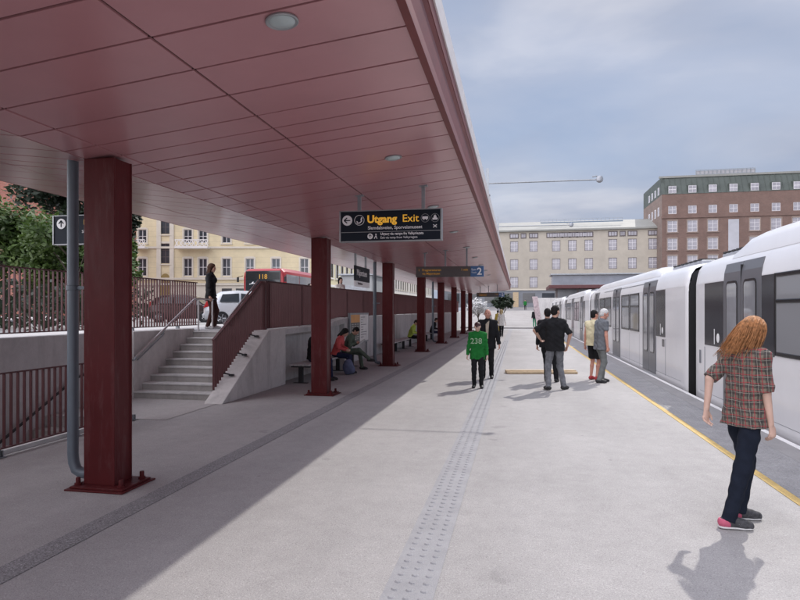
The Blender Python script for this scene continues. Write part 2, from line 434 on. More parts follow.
# plaza rising at the far end
pz = MB()
ys = [57.0, 62, 75, 90, 105, 116.5, 230]; zs = [0.12, 0.12, 0.6, 1.2, 1.8, 2.35, 2.4]
for i in range(len(ys) - 1):
    pz.add([(-9.6, ys[i], zs[i]), (90, ys[i], zs[i]), (90, ys[i + 1], zs[i + 1]), (-9.6, ys[i + 1], zs[i + 1]),
            (-9.6, ys[i], -3), (90, ys[i], -3), (90, ys[i + 1], -3), (-9.6, ys[i + 1], -3)],
           [(0, 1, 2, 3), (4, 7, 6, 5), (0, 4, 5, 1), (1, 5, 6, 2), (2, 6, 7, 3), (3, 7, 4, 0)])
# carve room for the train: the plaza right of the platform starts further back
pz2 = MB()
for i in range(len(ys) - 1):
    x1 = 3.3 if ys[i] < 74 else 90
    pz2.add([(-9.6, ys[i], zs[i]), (x1, ys[i], zs[i]), (x1, ys[i + 1], zs[i + 1]), (-9.6, ys[i + 1], zs[i + 1]),
            (-9.6, ys[i], -3), (x1, ys[i], -3), (x1, ys[i + 1], -3), (-9.6, ys[i + 1], -3)],
           [(0, 1, 2, 3), (4, 7, 6, 5), (0, 4, 5, 1), (1, 5, 6, 2), (2, 6, 7, 3), (3, 7, 4, 0)])
tag(pz2.build('plaza', M['plaza']), kind='structure')
tag(MB().box(-5.2, 3.25, 57.02, 57.3, .121, .126).build('plaza_edge_line', M['whiteline']), kind='structure')

# ------------------------------------------------------------------ canopy
def zr(x): return 3.612 + 0.112 * x           # right wing underside
def zl(x): return 3.16 + 0.122 * (-4.1 - x)   # left wing underside
XF = -4.08; ZF = zr(XF)
XL = -7.14
CY0, CY1 = -6.0, 54.0
can = empty('platform_canopy', (-3.9, CY0, 3.2), 'long dark red canopy roof with panelled ceiling over the left half of the platform', 'canopy')
seams_y = []
offs = [0, .33, .61, 1.06, 1.6, 2.1, 2.6, 3.1, 3.6, 4.1, 4.59, 5.09, 5.59, 6.09]
k = -2
while True:
    base = 5.16 + 6.45 * k; k += 1
    for o_ in offs:
        if CY0 < base + o_ < CY1: seams_y.append(base + o_)
    if base > CY1: break
seams_y = [CY0] + sorted(seams_y) + [CY1]
cp = MB(); G = 0.011
for (xa, xb, zf) in ((-0.70, -2.2, zr), (-2.2, -3.74, zr), (-3.74, XF, zr), (XF, -5.6, lambda x: ZF + 0.122 * (XF - x)), (-5.6, XL, lambda x: ZF + 0.122 * (XF - x))):
    for i in range(len(seams_y) - 1):
        ya, yb = seams_y[i] + G, seams_y[i + 1] - G
        x0, x1 = xa - (G if xa != -0.70 else 0), xb + G
        if yb - ya < 0.02: continue
        dz = random.uniform(-.0012, .0012); tl = random.uniform(-.0015, .0015)
        a, b = zf(x0) + dz, zf(x1) + dz
        vs = [(x0, ya, a), (x1, ya, b + tl), (x1, yb, b - tl), (x0, yb, a), (x0, ya, a + .02), (x1, ya, b + .02), (x1, yb, b + .02), (x0, yb, a + .02)]
        cp.add(vs, [(0, 1, 2, 3), (0, 4, 5, 1), (1, 5, 6, 2), (2, 6, 7, 3), (3, 7, 4, 0)])
cp.build('ceiling', M['ceil'], **W(can))
cb = MB()
cb.add([(-.70, CY0, zr(-.7) + .014), (XF, CY0, ZF + .014), (XL, CY0, ZF + .122 * (XF - XL) + .014), (-.70, CY1, zr(-.7) + .014), (XF, CY1, ZF + .014), (XL, CY1, ZF + .122 * (XF - XL) + .014)],
       [(0, 1, 4, 3), (1, 2, 5, 4)])
cb.build('ceiling_backing', M['seam'], **W(can))
fr = MB()   # right fascia: steel channel
fr.prism([(-.70, 3.55), (-.70, 3.512), (-.645, 3.512), (-.645, 3.535), (-.672, 3.56), (-.678, 3.70), (-.655, 3.86), (-.63, 3.895), (-.63, 3.90), (-.80, 3.90), (-.80, 3.55)], 'y', CY0, CY1)
fr.prism([(-.80, 3.902), (-.625, 3.902), (-.612, 3.978), (-.80, 3.978)], 'y', CY0, CY1)
fr.build('fascia', M['fascia'], **W(can))
zle = ZF + .122 * (XF - XL)
MB().prism([(XL, zle), (XL - .02, zle), (XL - .04, zle + .36), (XL, zle + .36)], 'y', CY0, CY1).build('fascia', M['fascia'], **W(can))
MB().prism([(-.82, 3.98), (-.60, 3.98), (-.575, 4.08), (-.82, 4.08)], 'y', CY0, CY1).build('roof_flashing', M['white_flash'], **W(can))
MB().prism([(XL - .03, zle + .362), (-.825, 3.985), (-.825, 4.06), (-4.0, 3.72), (XL - .03, zle + .44)], 'y', CY0 + .01, CY1 - .01).build('roof', M['roofing'], **W(can))
MB().prism([(-.66, 3.54), (-.66, 3.97), (-4, 3.7), (XL, 3.9), (XL, zle), (XF, ZF)], 'y', CY1 + .002, CY1 + .03).build('end_fascia', M['fascia'], **W(can))

# ceiling lamps
XLAMP = -1.40
lamp_names = ['nearest round recessed lamp in the red canopy ceiling above the platform', 'second round recessed ceiling lamp, just above the exit sign']
def ceiling_lamp():
    t = empty('ceiling_lamp', (0, 0, 0), lamp_names[0], 'ceiling light', 'round lamps in the canopy ceiling', 0)
    MB().lathe([(.075, .0), (.098, -.002), (.10, -.012), (.094, -.016), (.08, -.012)], 32).build('rim', M['signframe'], t, True)
    MB().lathe([(.080, -.010), (.074, -.018), (.05, -.026), (.02, -.030), (.005, -.031)], 32).build('lens', M['lens'], t, True)
    return t
tilt = math.atan(0.112)
lamps = []
l0 = ceiling_lamp(); l0.location = (XLAMP, 3.42, zr(XLAMP) - .001); l0.rotation_euler = (0, -tilt, 0)
ords = ['second', 'third', 'fourth', 'fifth', 'sixth', 'seventh', 'eighth', 'ninth', 'tenth', 'eleventh', 'twelfth']
for i in range(1, 9):
    c = dup(l0, (XLAMP, 3.42 + 3.3 * i, zr(XLAMP) - .001), '%s round ceiling lamp from the camera along the canopy' % ords[i - 1]); c.rotation_euler = (0, -tilt, 0)

def wear(m, dust, amount):
    nt = m.node_tree; b = [n for n in nt.nodes if n.type == 'BSDF_PRINCIPLED'][0]
    src = b.inputs['Base Color'].links[0].from_socket; vec = _obj(nt)
    mp = nt.nodes.new('ShaderNodeMapping'); mp.inputs['Scale'].default_value = (7, 7, 1.1); nt.links.new(vec, mp.inputs[0])
    f = _ramp(nt, _noise(nt, mp.outputs[0], 1.6, 7, .72, .3), [(.52, 0.0), (.74, amount)])
    nt.links.new(_mix(nt, f, src, dust), b.inputs['Base Color'])
    nt.links.new(_ramp(nt, _noise(nt, mp.outputs[0], 2.4, 5, .7), [(.3, .32), (.7, .55)]), b.inputs['Roughness'])
wear(M['red'], (.17, .10, .10), .35)
wear(M['galv'], (.16, .15, .14), .4)
# columns
CX = -3.925
def column(y, label):
    zt = 3.155
    t = empty('steel_column', (CX, y, 0), label, 'column', 'red steel columns holding the canopy')
    s = MB()
    w, d = .165, .135
    # box column with a shallow flange step, like a boxed I-section
    s.prism([(-w, -d), (w, -d), (w, -d + .018), (w - .012, -d + .02), (w - .012, d - .02), (w, d - .018), (w, d), (-w, d), (-w, d - .018), (-w + .012, d - .02), (-w + .012, -d + .02), (-w, -d + .018)], 'z', .034, zt)
    s.build('shaft', M['red'], t, bevel=.004)
    MB().box(-.27, .345, -.27, .25, .001, .016).box(-.24, .315, -.235, .215, .0165, .034).build('base_plate', M['red'], t, bevel=.003)
    for sx in (-1, 1):
        for sy in (-1, 1):
            b = MB()
            b.lathe([(.034, .034), (.034, .052), (.022, .053), (.022, .095), (.018, .105)], 12, (.255 if sx > 0 else -.205, sy * .16, 0))
            b.build('bolt', M['red'], t, True)
    return t
col_labels = ['dark red steel column nearest the camera, beside a bent grey pipe',
              'second dark red steel column, in front of the bench sitters left of the exit sign',
              'third dark red steel column, just right of the timetable board',
              'fourth dark red steel column, beside the sitter in the lime top',
              'fifth dark red steel column counting from the camera',
              'sixth dark red steel column counting from the camera',
              'seventh dark red steel column counting from the camera',
              'farthest dark red steel column at the end of the canopy']
for i, lb in enumerate(col_labels): column(5.2 + 6.45 * i, lb)
# downpipes
def downpipe(y, label):
    t = empty('downpipe', (-4.345, y, 0), label, 'pipe', 'grey downpipes beside the columns')
    MB().tube([(.17, 0, .085), (.10, 0, .09), (.04, 0, .12), (.01, 0, .19), (0, 0, .28), (0, 0, 1.6), (0, 0, 3.19)], .052, 18).build('pipe', M['pipe'], t, True, angle=60)
    MB().lathe([(.056, 1.9), (.06, 1.905), (.06, 1.945), (.056, 1.95)], 18).box(.05, .16, -.012, .012, 1.91, 1.94).build('clamp', M['pipe'], t, True)
downpipe(5.23, 'grey downpipe beside the nearest red column')
downpipe(18.05, 'grey downpipe beside the third column, right of the timetable board')
downpipe(30.95, 'grey downpipe beside the fifth column, far along the wall')

# ------------------------------------------------------------------ hanging signs
def sign_board(name, label, x0, x1, z0, z1, y, hx, th=.10):
    t = empty(name, ((x0 + x1) / 2, y, z0), label, 'sign')
    fw = .022
    MB().box(x0, x1, y, y + th, z0, z1).build('panel', M['sign'], bevel=.002, **W(t))
    f = MB().box(x0 - fw, x0 - .001, y - .012, y + th + .01, z0 - .015, z1 + .015).box(x1 + .001, x1 + fw, y - .012, y + th + .01, z0 - .015, z1 + .015)
    f.box(x0, x1, y - .006, y + th + .006, z1 + .001, z1 + .014).box(x0, x1, y - .006, y + th + .006, z0 - .014, z0 - .001)
    f.build('frame', M['signframe'], bevel=.002, **W(t))
    for hxx in hx:
        zc = (zr(hxx) if hxx > XF else ZF + .122 * (XF - hxx)) + .004
        MB().box(hxx - .024, hxx + .024, y + .03, y + .07, z1 + .014, zc).box(hxx - .06, hxx + .06, y + .0, y + .10, zc - .012, zc + .006).build('hanger', M['galv'], **W(t))
    return t
def put_text(t, name, s, size, m, x, y, z, **k):
    return text(name, s, size, m, t, (x - t.location.x, y - t.location.y, z - t.location.z), **k)
def disc(t, name, m, x, y, z, r, r_in=0.0, dep=.004):
    b = MB(); n = 28
    def ring(rr, yy): return [(x + rr * math.cos(2 * PI * k / n), yy, z + rr * math.sin(2 * PI * k / n)) for k in range(n)]
    if r_in:
        vs = ring(r, y) + ring(r_in, y) + ring(r, y - dep) + ring(r_in, y - dep)
        fs = []
        for k in range(n):
            q = (k + 1) % n
            fs += [(2 * n + k, 2 * n + q, 3 * n + q, 3 * n + k), (k, q, 2 * n + q, 2 * n + k), (n + k, n + q, 3 * n + q, 3 * n + k)]
        b.add(vs, fs)
    else:
        b.add(ring(r, y) + ring(r, y - dep), [tuple(range(n, 2 * n))] + [(k, (k + 1) % n, n + (k + 1) % n, n + k) for k in range(n)])
    return b.build(name, m, **W(t))
def poly_y(t, name, m, polys, y, dep=.003):
    b = MB()
    for p in polys: b.prism(p, 'y', y - dep, y)
    return b.build(name, m, **W(t))
def bar(x0, z0, x1, z1, w):
    d = Vector((x1 - x0, z1 - z0)); L = d.length; n = Vector((-d.y, d.x)) / L * w / 2
    return [(x0 - n.x, z0 - n.y), (x1 - n.x, z1 - n.y), (x1 + n.x, z1 + n.y), (x0 + n.x, z0 + n.y)]
def arrow_polys(cx, cz, r, ang):
    ca, sa = math.cos(ang), math.sin(ang)
    def R(u, v): return (cx + u * ca - v * sa, cz + u * sa + v * ca)
    out = []
    for (a, b_) in (((-.62 * r, 0), (.60 * r, 0)), ((.62 * r, 0), (.02 * r, .52 * r)), ((.62 * r, 0), (.02 * r, -.52 * r))):
        p, q = R(*a), R(*b_); out.append(bar(p[0], p[1], q[0], q[1], .2 * r))
    return out

SY = 8.35; sx0, sx1, sz0, sz1 = -2.512, -1.066, 2.700, 3.122
sg = sign_board('exit_sign', 'dark exit sign with orange Utgang Exit lettering hanging from the canopy', sx0, sx1, sz0, sz1, SY, (-2.25, -1.315))
yf = SY - .001
disc(sg, 'pictogram', M['signwhite'], sx0 + .095, yf, sz1 - .125, .074)
poly_y(sg, 'arrow', M['sign'], arrow_polys(sx0 + .095, sz1 - .125, .074, PI), yf - .0045)
disc(sg, 'pictogram', M['signwhite'], sx0 + .275, yf, sz1 - .125, .074, .068)
poly_y(sg, 'pictogram', M['signwhite'], [bar(sx0 + .235, sz1 - .165, sx0 + .28, sz1 - .165, .014), bar(sx0 + .278, sz1 - .168, sx0 + .315, sz1 - .13, .014), bar(sx0 + .30, sz1 - .13, sx0 + .312, sz1 - .085, .02), bar(sx0 + .235, sz1 - .14, sx0 + .25, sz1 - .15, .012)], yf)
put_text(sg, 'lettering', 'Utgang', .150, M['orange'], sx0 + .39, yf, sz1 - .165, bold=.005, sx=1.02)
put_text(sg, 'lettering', 'Exit', .150, M['orange'], sx0 + .90, yf, sz1 - .165, bold=.0005, sx=1.04)
put_text(sg, 'lettering', 'Slemdalsveien, Sporveismuseet', .066, M['signwhite'], sx0 + .40, yf, sz1 - .262, bold=.0006, sx=.96)
put_text(sg, 'lettering', 'Utgang via rampe fra Valkyriegata', .050, M['signwhite'], sx0 + .585, yf, sz1 - .345, bold=.001, sx=.92)
put_text(sg, 'lettering', 'Exit via ramp from Valkyriegata', .046, M['signwhite'], sx0 + .585, yf, sz1 - .397, bold=0, sx=.92)
poly_y(sg, 'divider', M['signframe'], [bar(sx0, sz1 - .297, sx1, sz1 - .297, .006)], yf)
cx, cz = sx0 + .435, sz1 - .36
disc(sg, 'pictogram', M['signwhite'], cx, yf, cz, .040)
poly_y(sg, 'arrow', M['sign'], arrow_polys(cx, cz, .04, PI / 2), yf - .0045)
poly_y(sg, 'pictogram', M['signwhite'], [bar(cx + .06, cz - .035, cx + .085, cz + .01, .010), bar(cx + .085, cz + .01, cx + .10, cz - .035, .010), bar(cx + .085, cz + .015, cx + .085, cz + .035, .018)], yf)
# bus and taxi pictograms, museum cross
cx, cz = sx1 - .215, sz1 - .12
disc(sg, 'pictogram', M['signframe'], cx, yf, cz, .060, .056)
poly_y(sg, 'pictogram', M['signwhite'], [bar(cx - .04, cz + .004, cx + .04, cz + .004, .036), bar(cx - .024, cz - .022, cx - .012, cz - .022, .014), bar(cx + .014, cz - .022, cx + .026, cz - .022, .014)], yf)
cx = sx1 - .075
disc(sg, 'pictogram', M['signframe'], cx, yf, cz, .060, .056)
poly_y(sg, 'pictogram', M['signwhite'], [bar(cx - .036, cz - .014, cx + .036, cz - .014, .026), bar(cx - .02, cz + .012, cx + .02, cz + .012, .026), bar(cx - .012, cz + .034, cx + .012, cz + .034, .012)], yf)
poly_y(sg, 'pictogram', M['signwhite'], [bar(cx - .025, sz1 - .255, cx + .025, sz1 - .215, .011), bar(cx - .025, sz1 - .215, cx + .025, sz1 - .255, .011)], yf)

# second sign, behind the first column
ay = 7.95
s2 = sign_board('direction_sign', 'dark direction sign with white up arrow, half hidden behind the nearest column', -6.93, -5.78, 2.71, 3.13, ay, (-6.6, -5.9))
disc(s2, 'pictogram', M['signwhite'], -6.93 + .125, ay - .001, 3.13 - .115, .078)
poly_y(s2, 'arrow', M['sign'], arrow_polys(-6.93 + .125, 3.13 - .115, .078, PI / 2), ay - .0055)
put_text(s2, 'lettering', 'Utgang', .15, M['orange'], -6.42, ay - .001, 3.13 - .165, bold=.005)
put_text(s2, 'lettering', 'Slemdalsveien', .066, M['signwhite'], -6.45, ay - .001, 3.13 - .26)

# departure screens
def screen(y, label):
    x0, x1, z0, z1 = -2.82, -.93, 2.64, 2.93
    t = empty('departure_screen', (-1.9, y, z0), label, 'display screen', 'hanging departure screens')
    MB().box(x0, x1 - .36, y, y + .22, z0, z1).build('panel', M['screen'], bevel=.006, **W(t))
    MB().box(x1 - .358, x1, y, y + .22, z0, z1).build('track_panel', M['blue'], bevel=.006, **W(t))
    for hx in (-2.58, -2.0, -1.40):
        MB().box(hx - .022, hx + .022, y + .09, y + .13, z1 + .001, zr(hx) + .004).box(hx - .07, hx + .07, y + .05, y + .17, zr(hx) - .012, zr(hx) + .008).build('hanger', M['galv'], **W(t))
    yf = y - .001
    put_text(t, 'number', '2', .27, M['signwhite'], x1 - .18, yf, z0 + .05, bold=.006)
    put_text(t, 'lettering', 'Spor', .075, M['signwhite'], x1 - .335, yf, z0 + .17)
    put_text(t, 'lettering', 'Track', .06, M['signwhite'], x1 - .335, yf, z0 + .09)
    put_text(t, 'lettering', 'Frognerseteren', .085, M['amber'], x0 + .18, yf, z1 - .125, bold=.001)
    put_text(t, 'lettering', 'via Majorstuen', .085, M['amber'], x0 + .18, yf, z1 - .225, bold=.001)
    put_text(t, 'lettering', '1 min', .085, M['amber'], x1 - .62, yf, z1 - .125, bold=.001)
    put_text(t, 'lettering', '1', .085, M['amber'], x0 + .07, yf, z1 - .125, bold=.001)
screen(16.65, 'brown departure screen with blue end panel numbered 2 under the canopy')
screen(41.8, 'farther departure screen hanging near the end of the canopy')

# station name sign along the platform
t = empty('name_sign', (-4.07, 14.72, 2.3), 'black station name sign with white lettering hanging between the second and third columns', 'sign')
MB().box(-4.09, -4.05, 14.72, 16.22, 2.47, 2.85).build('panel', M['sign'], **W(t))
MB().box(-4.085, -4.055, 14.72, 16.22, 2.32, 2.465).build('lower_panel', M['signwhite'], **W(t))
for hy in (14.80, 15.85): MB().box(-4.09, -4.05, hy - .04, hy + .04, 2.85, 3.17).build('hanger', M['galv'], **W(t))
text('lettering', 'Majorstuen', .23, M['signwhite'], t, (.021, .14, .31), (PI / 2, 0, PI / 2), bold=.002, sx=1.0)
text('lettering', 'Slemdalsveien', .085, M['windark'], t, (.017, .25, .075), (PI / 2, 0, PI / 2))

# camera arms on the roof edge
def cam_arm(y, label):
    z = 4.33
    t = empty('camera_arm', (-.60, y, 4.05), label, 'camera', 'camera arms on the canopy roof edge')
    MB().tube([(-.60, y, z - .02), (1.52, y, z - .03)], .014, 8).build('arm', M['galv'], **W(t))
    MB().box(-.64, -.585, y - .02, y + .02, 4.07, 4.62).box(-.66, -.56, y - .05, y + .05, 4.06, 4.08).build('bracket', M['galv'], **W(t))
    MB().lathe([(.02, .06), (.055, .05), (.07, 0), (.06, -.045), (.025, -.07), (.003, -.075)], 16, (1.59, y, z - .02)).build('dome', M['roofgrey'], smooth=True, **W(t))
    MB().tube([(1.45, y, z + .03), (1.53, y, z + .045), (1.57, y, z + .02)], .013, 6).build('mount', M['galv'], **W(t))
cam_arm(12.45, 'long thin arm with dome camera reaching from the roof edge, the nearer one')
cam_arm(18.9, 'farther thin camera arm reaching from the roof edge in front of the cream building')

# ------------------------------------------------------------------ walls, stairs, railings
wl = empty('retaining_wall', (-7.5, -14, 0), 'long grey concrete retaining wall under the street fence on the left', 'wall')
MB().box(-7.75, -7.5, -14, 10.40, -3, 1.29).build('wall', M['conc'], bevel=.01, **W(wl))
wl2 = empty('stair_side_wall', (-7.4, 10.4, 0), 'pale concrete side wall left of the stairs carrying the handrail', 'wall')
MB().box(-7.75, -7.30, 10.403, 12.62, -.5, 1.29).build('wall', M['conc_l'], bevel=.01, **W(wl2))
# staircase
st = empty('concrete_staircase', (-6.45, 10.4, 0), 'grey concrete staircase climbing from the platform to the street', 'stairs')
sb = MB(); y = 10.40; z = 0
for i in range(9):
    z1 = .137 * (i + 1)
    sb.box(-7.298, -5.62, y + .27 * i, 12.80, (.137 * i) if i else .0, z1 - .03)
sb.build('step', M['step'], **W(st))
tr = MB()
for i in range(9):
    z1 = .137 * (i + 1); tr.box(-7.297, -5.621, y + .27 * i - .018, y + .27 * (i + 1) + .02 if i < 8 else 12.80, z1 - .0295, z1)
tr.build('tread', M['conc'], bevel=.006, **W(st))
ck = empty('stair_cheek_wall', (-5.4, 10.1, 0), 'concrete wall with sloping top on the right of the stairs', 'wall')
MB().prism([(10.02, 0), (13.05, 0), (13.05, 1.27), (12.10, 1.27)], 'x', -5.618, -5.25).build('wall', M['conc_l'], bevel=.012, **W(ck))
for (yy, zz) in ((10.72, .44), (11.28, .79), (11.85, 1.14)):
    MB().box(-5.46, -5.38, yy - .035, yy + .035, zz, zz + .035).tube([(-5.46, yy, zz + .03), (-5.58, yy, zz + .05)], .014, 6).build('bracket', M['train_under'], **W(ck))
bw = empty('bench_wall', (-5.45, 13.05, 0), 'grey concrete wall behind the platform benches under the red fence', 'wall')
MB().prism([(18.2, 0), (57, 0), (57, 1.52), (26, 1.50), (18.2, 1.465)], 'x', -5.75, -5.36).prism([(13.053, 0), (18.2, 0), (18.2, 1.465), (18, 1.46), (15.6, 1.30), (13.053, 1.27)], 'x', -5.75, -5.52).prism([(13.053, 1.14), (15.6, 1.16), (18.2, 1.32), (18.2, 1.464), (18, 1.459), (15.6, 1.299), (13.053, 1.269)], 'x', -5.519, -5.26).build('wall', M['conc'], bevel=.01, **W(bw))
for yy in (20.5, 26.5, 32.5, 38.5): MB().box(-5.361, -5.357, yy - .006, yy + .006, 0, 1.4).build('joint', M['train_under'], **W(bw))

def bars_along(mb, pts_bot, pts_top, spacing, x, w=.045, th=.011):
    """flat bars between two polylines given as (y,z), standing in the plane x"""
    def at(pts, y):
        for (a, b) in zip(pts[:-1], pts[1:]):
            if a[0] <= y <= b[0]: return a[1] + (b[1] - a[1]) * (y - a[0]) / (b[0] - a[0])
        return pts[-1][1]
    y = pts_bot[0][0]
    while y <= pts_bot[-1][0]:
        mb.box(x - w / 2, x + w / 2, y - th / 2, y + th / 2, at(pts_bot, y), at(pts_top, y)); y += spacing
def rail_along(mb, pts, x, w, h):
    for (a, b) in zip(pts[:-1], pts[1:]):
        mb.prism([(a[0], a[1]), (b[0], b[1]), (b[0], b[1] + h), (a[0], a[1] + h)], 'x', x - w / 2, x + w / 2)

# stair railing (red bars)
rl = empty('stair_railing', (-5.6, 10.35, 0), 'dark red barred railing sloping up the right side of the stairs', 'railing')
b = MB(); bot = [(10.36, .10), (12.2, 1.20), (12.55, 1.30)]; top = [(10.36, 1.14), (12.50, 2.33), (12.55, 2.35)]
bars_along(b, bot, top, .085, -5.60, .04, .012); b.build('bars', M['red_bar'], **W(rl))
b = MB(); rail_along(b, [(10.36, .09), (12.2, 1.19)], -5.60, .042, .018); b.build('bottom_rail', M['red_bar'], **W(rl))
b = MB(); rail_along(b, [(10.34, 1.135), (12.50, 2.335)], -5.60, .05, .02); b.build('top_rail', M['red_bar'], **W(rl))
MB().tube([(-5.67, 10.9, 1.43), (-5.67, 12.50, 2.37)], .021, 10).build('handrail', M['steel'], smooth=True, **W(rl))
# red fence over the bench wall
rf = empty('bar_fence', (-5.55, 12.6, 1.27), 'long dark red barred fence on top of the bench wall', 'fence')
bot = [(12.60, 1.29), (15.6, 1.31), (18, 1.48), (26, 1.52), (56.8, 1.54)]; top = [(12.60, 2.35), (17.0, 2.37), (27, 2.46), (56.8, 2.56)]
b = MB(); bars_along(b, bot, top, .105, -5.55, .05, .012); b.build('bars', M['red_bar'], **W(rf))
b = MB(); rail_along(b, top, -5.55, .06, .018); b.build('top_rail', M['red_bar'], **W(rf))
b = MB(); rail_along(b, bot, -5.55, .06, .018); b.build('bottom_rail', M['red_bar'], **W(rf))
MB().box(-5.655, -5.525, 12.54, 12.60, 1.25, 2.36).build('post', M['red_bar'], **W(rf))
for yy in np.arange(12.75, 56, 2.1): MB().box(-5.615, -5.585, yy - .02, yy + .02, 1.2, 2.34).build('post', M['red_bar'], **W(rf))

# second panel set back across the stair head, facing the camera
# street fence on the left
lf = empty('street_fence', (-7.6, -14, 1.29), 'dark barred fence along the street edge above the left wall', 'fence')
b = MB(); bars_along(b, [(-10, 1.36), (13.3, 1.36)], [(-10, 2.36), (13.3, 2.36)], .098, -7.62, .034, .012); b.build('bars', M['red_bar'], **W(lf))
b = MB(); rail_along(b, [(-10, 2.36), (13.3, 2.36)], -7.62, .04, .02); rail_along(b, [(-10, 1.345), (13.3, 1.345)], -7.62, .04, .018); b.build('rails', M['red_bar'], **W(lf))
for yy in np.arange(-9, 13.5, 1.65): MB().box(-7.66, -7.58, yy - .02, yy + .02, 1.28, 1.36).build('foot', M['galv'], **W(lf))
# railing round the underpass, lower left
ur = empty('underpass_railing', (-5.9, 5.8, 0), 'dark red barred railing beside the underpass opening at the lower left', 'railing')
b = MB(); bars_along(b, [(-9, .10), (8.3, .10)], [(-9, .96), (8.3, .96)], .098, -5.90, .036, .012); b.build('bars', M['red_bar'], **W(ur))
b = MB(); rail_along(b, [(-9, .955), (8.3, .955)], -5.90, .012, .02); rail_along(b, [(-9, .085), (8.3, .085)], -5.90, .045, .016); b.build('rails', M['red_bar'], **W(ur))
for yy in np.arange(-8.75, 8.4, 1.22):
    MB().box(-5.95, -5.83, yy - .03, yy - .018, .004, .085).box(-5.95, -5.83, yy + .018, yy + .03, .004, .085).box(-5.97, -5.81, yy - .05, yy + .05, .0045, .014).build('foot', M['galv'], **W(ur))
tag(MB().box(-6.06, -5.951, -14, 8.39, -1.2, .05).build('underpass_kerb', M['conc_l'], bevel=.01), kind='structure')
ul = empty('underpass_handrail', (-7.42, 4, 0), 'thin steel handrail sloping down the wall behind the lower left railing', 'handrail')
MB().tube([(-7.41, 9.4, .62), (-7.41, 9.0, .55), (-7.41, 4.2, -1.85)], .022, 10).build('rail', M['train_under'], smooth=True, **W(ul))
b = MB()
for yy in (8.8, 7.4, 6.0): b.tube([(-7.41, yy, .55 - (9.0 - yy) * .5 - .02), (-7.49, yy, .55 - (9.0 - yy) * .5 - .07)], .011, 6)
b.build('brackets', M['galv'], **W(ul))
# stair handrail on the left
hl = empty('stair_handrail', (-7.25, 10.4, 0), 'steel handrail on the pale wall left of the stairs', 'handrail')
MB().tube([(-7.22, 10.35, .80), (-7.22, 12.44, 1.93), (-7.22, 12.52, 1.965), (-7.22, 13.35, 1.97)], .023, 10).build('rail', M['steel'], smooth=True, **W(hl))
MB().tube([(-7.22, 10.35, .80), (-7.22, 10.31, .76), (-7.29, 10.33, .74)], .02, 8).tube([(-7.25, 10.45, .74), (-7.25, 11.35, 1.22)], .014, 6).tube([(-7.22, 11.3, 1.28), (-7.25, 11.3, 1.21), (-7.3, 11.3, 1.20)], .012, 6).build('bracket', M['galv'], smooth=True, **W(hl))
MB().tube([(-7.22, 13.3, 1.25), (-7.22, 13.3, 1.96)], .02, 8).tube([(-7.22, 12.66, 1.25), (-7.22, 12.66, 1.96)], .02, 8).build('post', M['steel'], smooth=True, **W(hl))

# ------------------------------------------------------------------ benches, board, beam
def bench(y0, y1, label):
    t = empty('platform_bench', (-5.1, y0, 0), label, 'bench', 'grey benches along the wall')
    b = MB()
    for i in range(5): b.box(-5.22 + i * .098, -5.22 + i * .098 + .088, y0, y1, .41, .45)
    b.build('seat', M['conc'], bevel=.006, **W(t))
    n = max(2, int((y1 - y0) / 1.4) + 1)
    for i in range(n):
        yy = y0 + .15 + (y1 - y0 - .3) * i / (n - 1)
        MB().box(-5.22, -4.76, yy - .04, yy + .04, .365, .409).box(-5.04, -4.94, yy - .04, yy + .04, .012, .364).box(-5.17, -4.82, yy - .06, yy + .06, .002, .0115).build('leg', M['train_under'], **W(t))
    return t
bench(13.2, 17.9, 'grey bench behind the second column, with three sitters')
bench(22.6, 28.0, 'grey bench passing behind the fourth column, with the sitter in the lime top')
bench(31.0, 35.0, 'grey bench farther along the wall beside the fifth column')
tb = empty('timetable_board', (-5.35, 19.3, .65), 'timetable board with orange header and white map half, on the bench wall', 'notice board')
MB().box(-5.355, -5.27, 18.55, 20.95, .60, 1.62).build('frame', M['galv'], bevel=.006, **W(tb))
MB().box(-5.2695, -5.266, 18.62, 19.72, .66, 1.30).build('dark_panel', M['poster_d'], **W(tb))
MB().box(-5.2695, -5.266, 18.62, 19.72, 1.303, 1.56).build('header', M['poster_o'], **W(tb))
MB().box(-5.2695, -5.266, 19.725, 20.88, .66, 1.56).build('map_panel', M['poster_w'], **W(tb))
b = MB(); random.seed(5)
for i in range(8):
    for j in range(3):
        L = random.uniform(.12, .28); b.box(-5.2655, -5.2645, 18.70 + j * .33, 18.70 + j * .33 + L, 1.23 - i * .07, 1.23 - i * .07 + .026)
b.build('printed_rows', M['poster_t'], **W(tb))
b = MB()
for i in range(9):
    L = random.uniform(.2, .8); b.box(-5.2655, -5.2645, 19.85, 19.85 + L, 1.46 - i * .085, 1.46 - i * .085 + .02)
b.build('printed_rows', M['greyfloor'], **W(tb))
for yy in (18.7, 20.8): MB().box(-5.33, -5.29, yy - .02, yy + .02, .02, .60).build('leg', M['galv'], **W(tb))
pk = empty('timber_beam', (.65, 16.45, 0), 'pair of pale timber beams lying across the platform behind the man in black', 'timber')
a, c_ = Vector((-.28, 16.28, 0)), Vector((1.57, 16.66, 0)); dv = (c_ - a).normalized(); nv = Vector((-dv.y, dv.x, 0))
def plank(off, w, z0, z1, m):
    p = a + nv * off; q = c_ + nv * off; r = q + nv * w; s_ = p + nv * w
    b = MB(); b.add([(v.x, v.y, z) for z in (z0, z1) for v in (p, q, r, s_)], [(0, 3, 2, 1), (4, 5, 6, 7), (0, 1, 5, 4), (1, 2, 6, 5), (2, 3, 7, 6), (3, 0, 4, 7)])
    b.build('plank', m, bevel=.006, **W(pk))
plank(0, .10, .004, .06, M['wood']); plank(.13, .24, .004, .085, M['wood'])

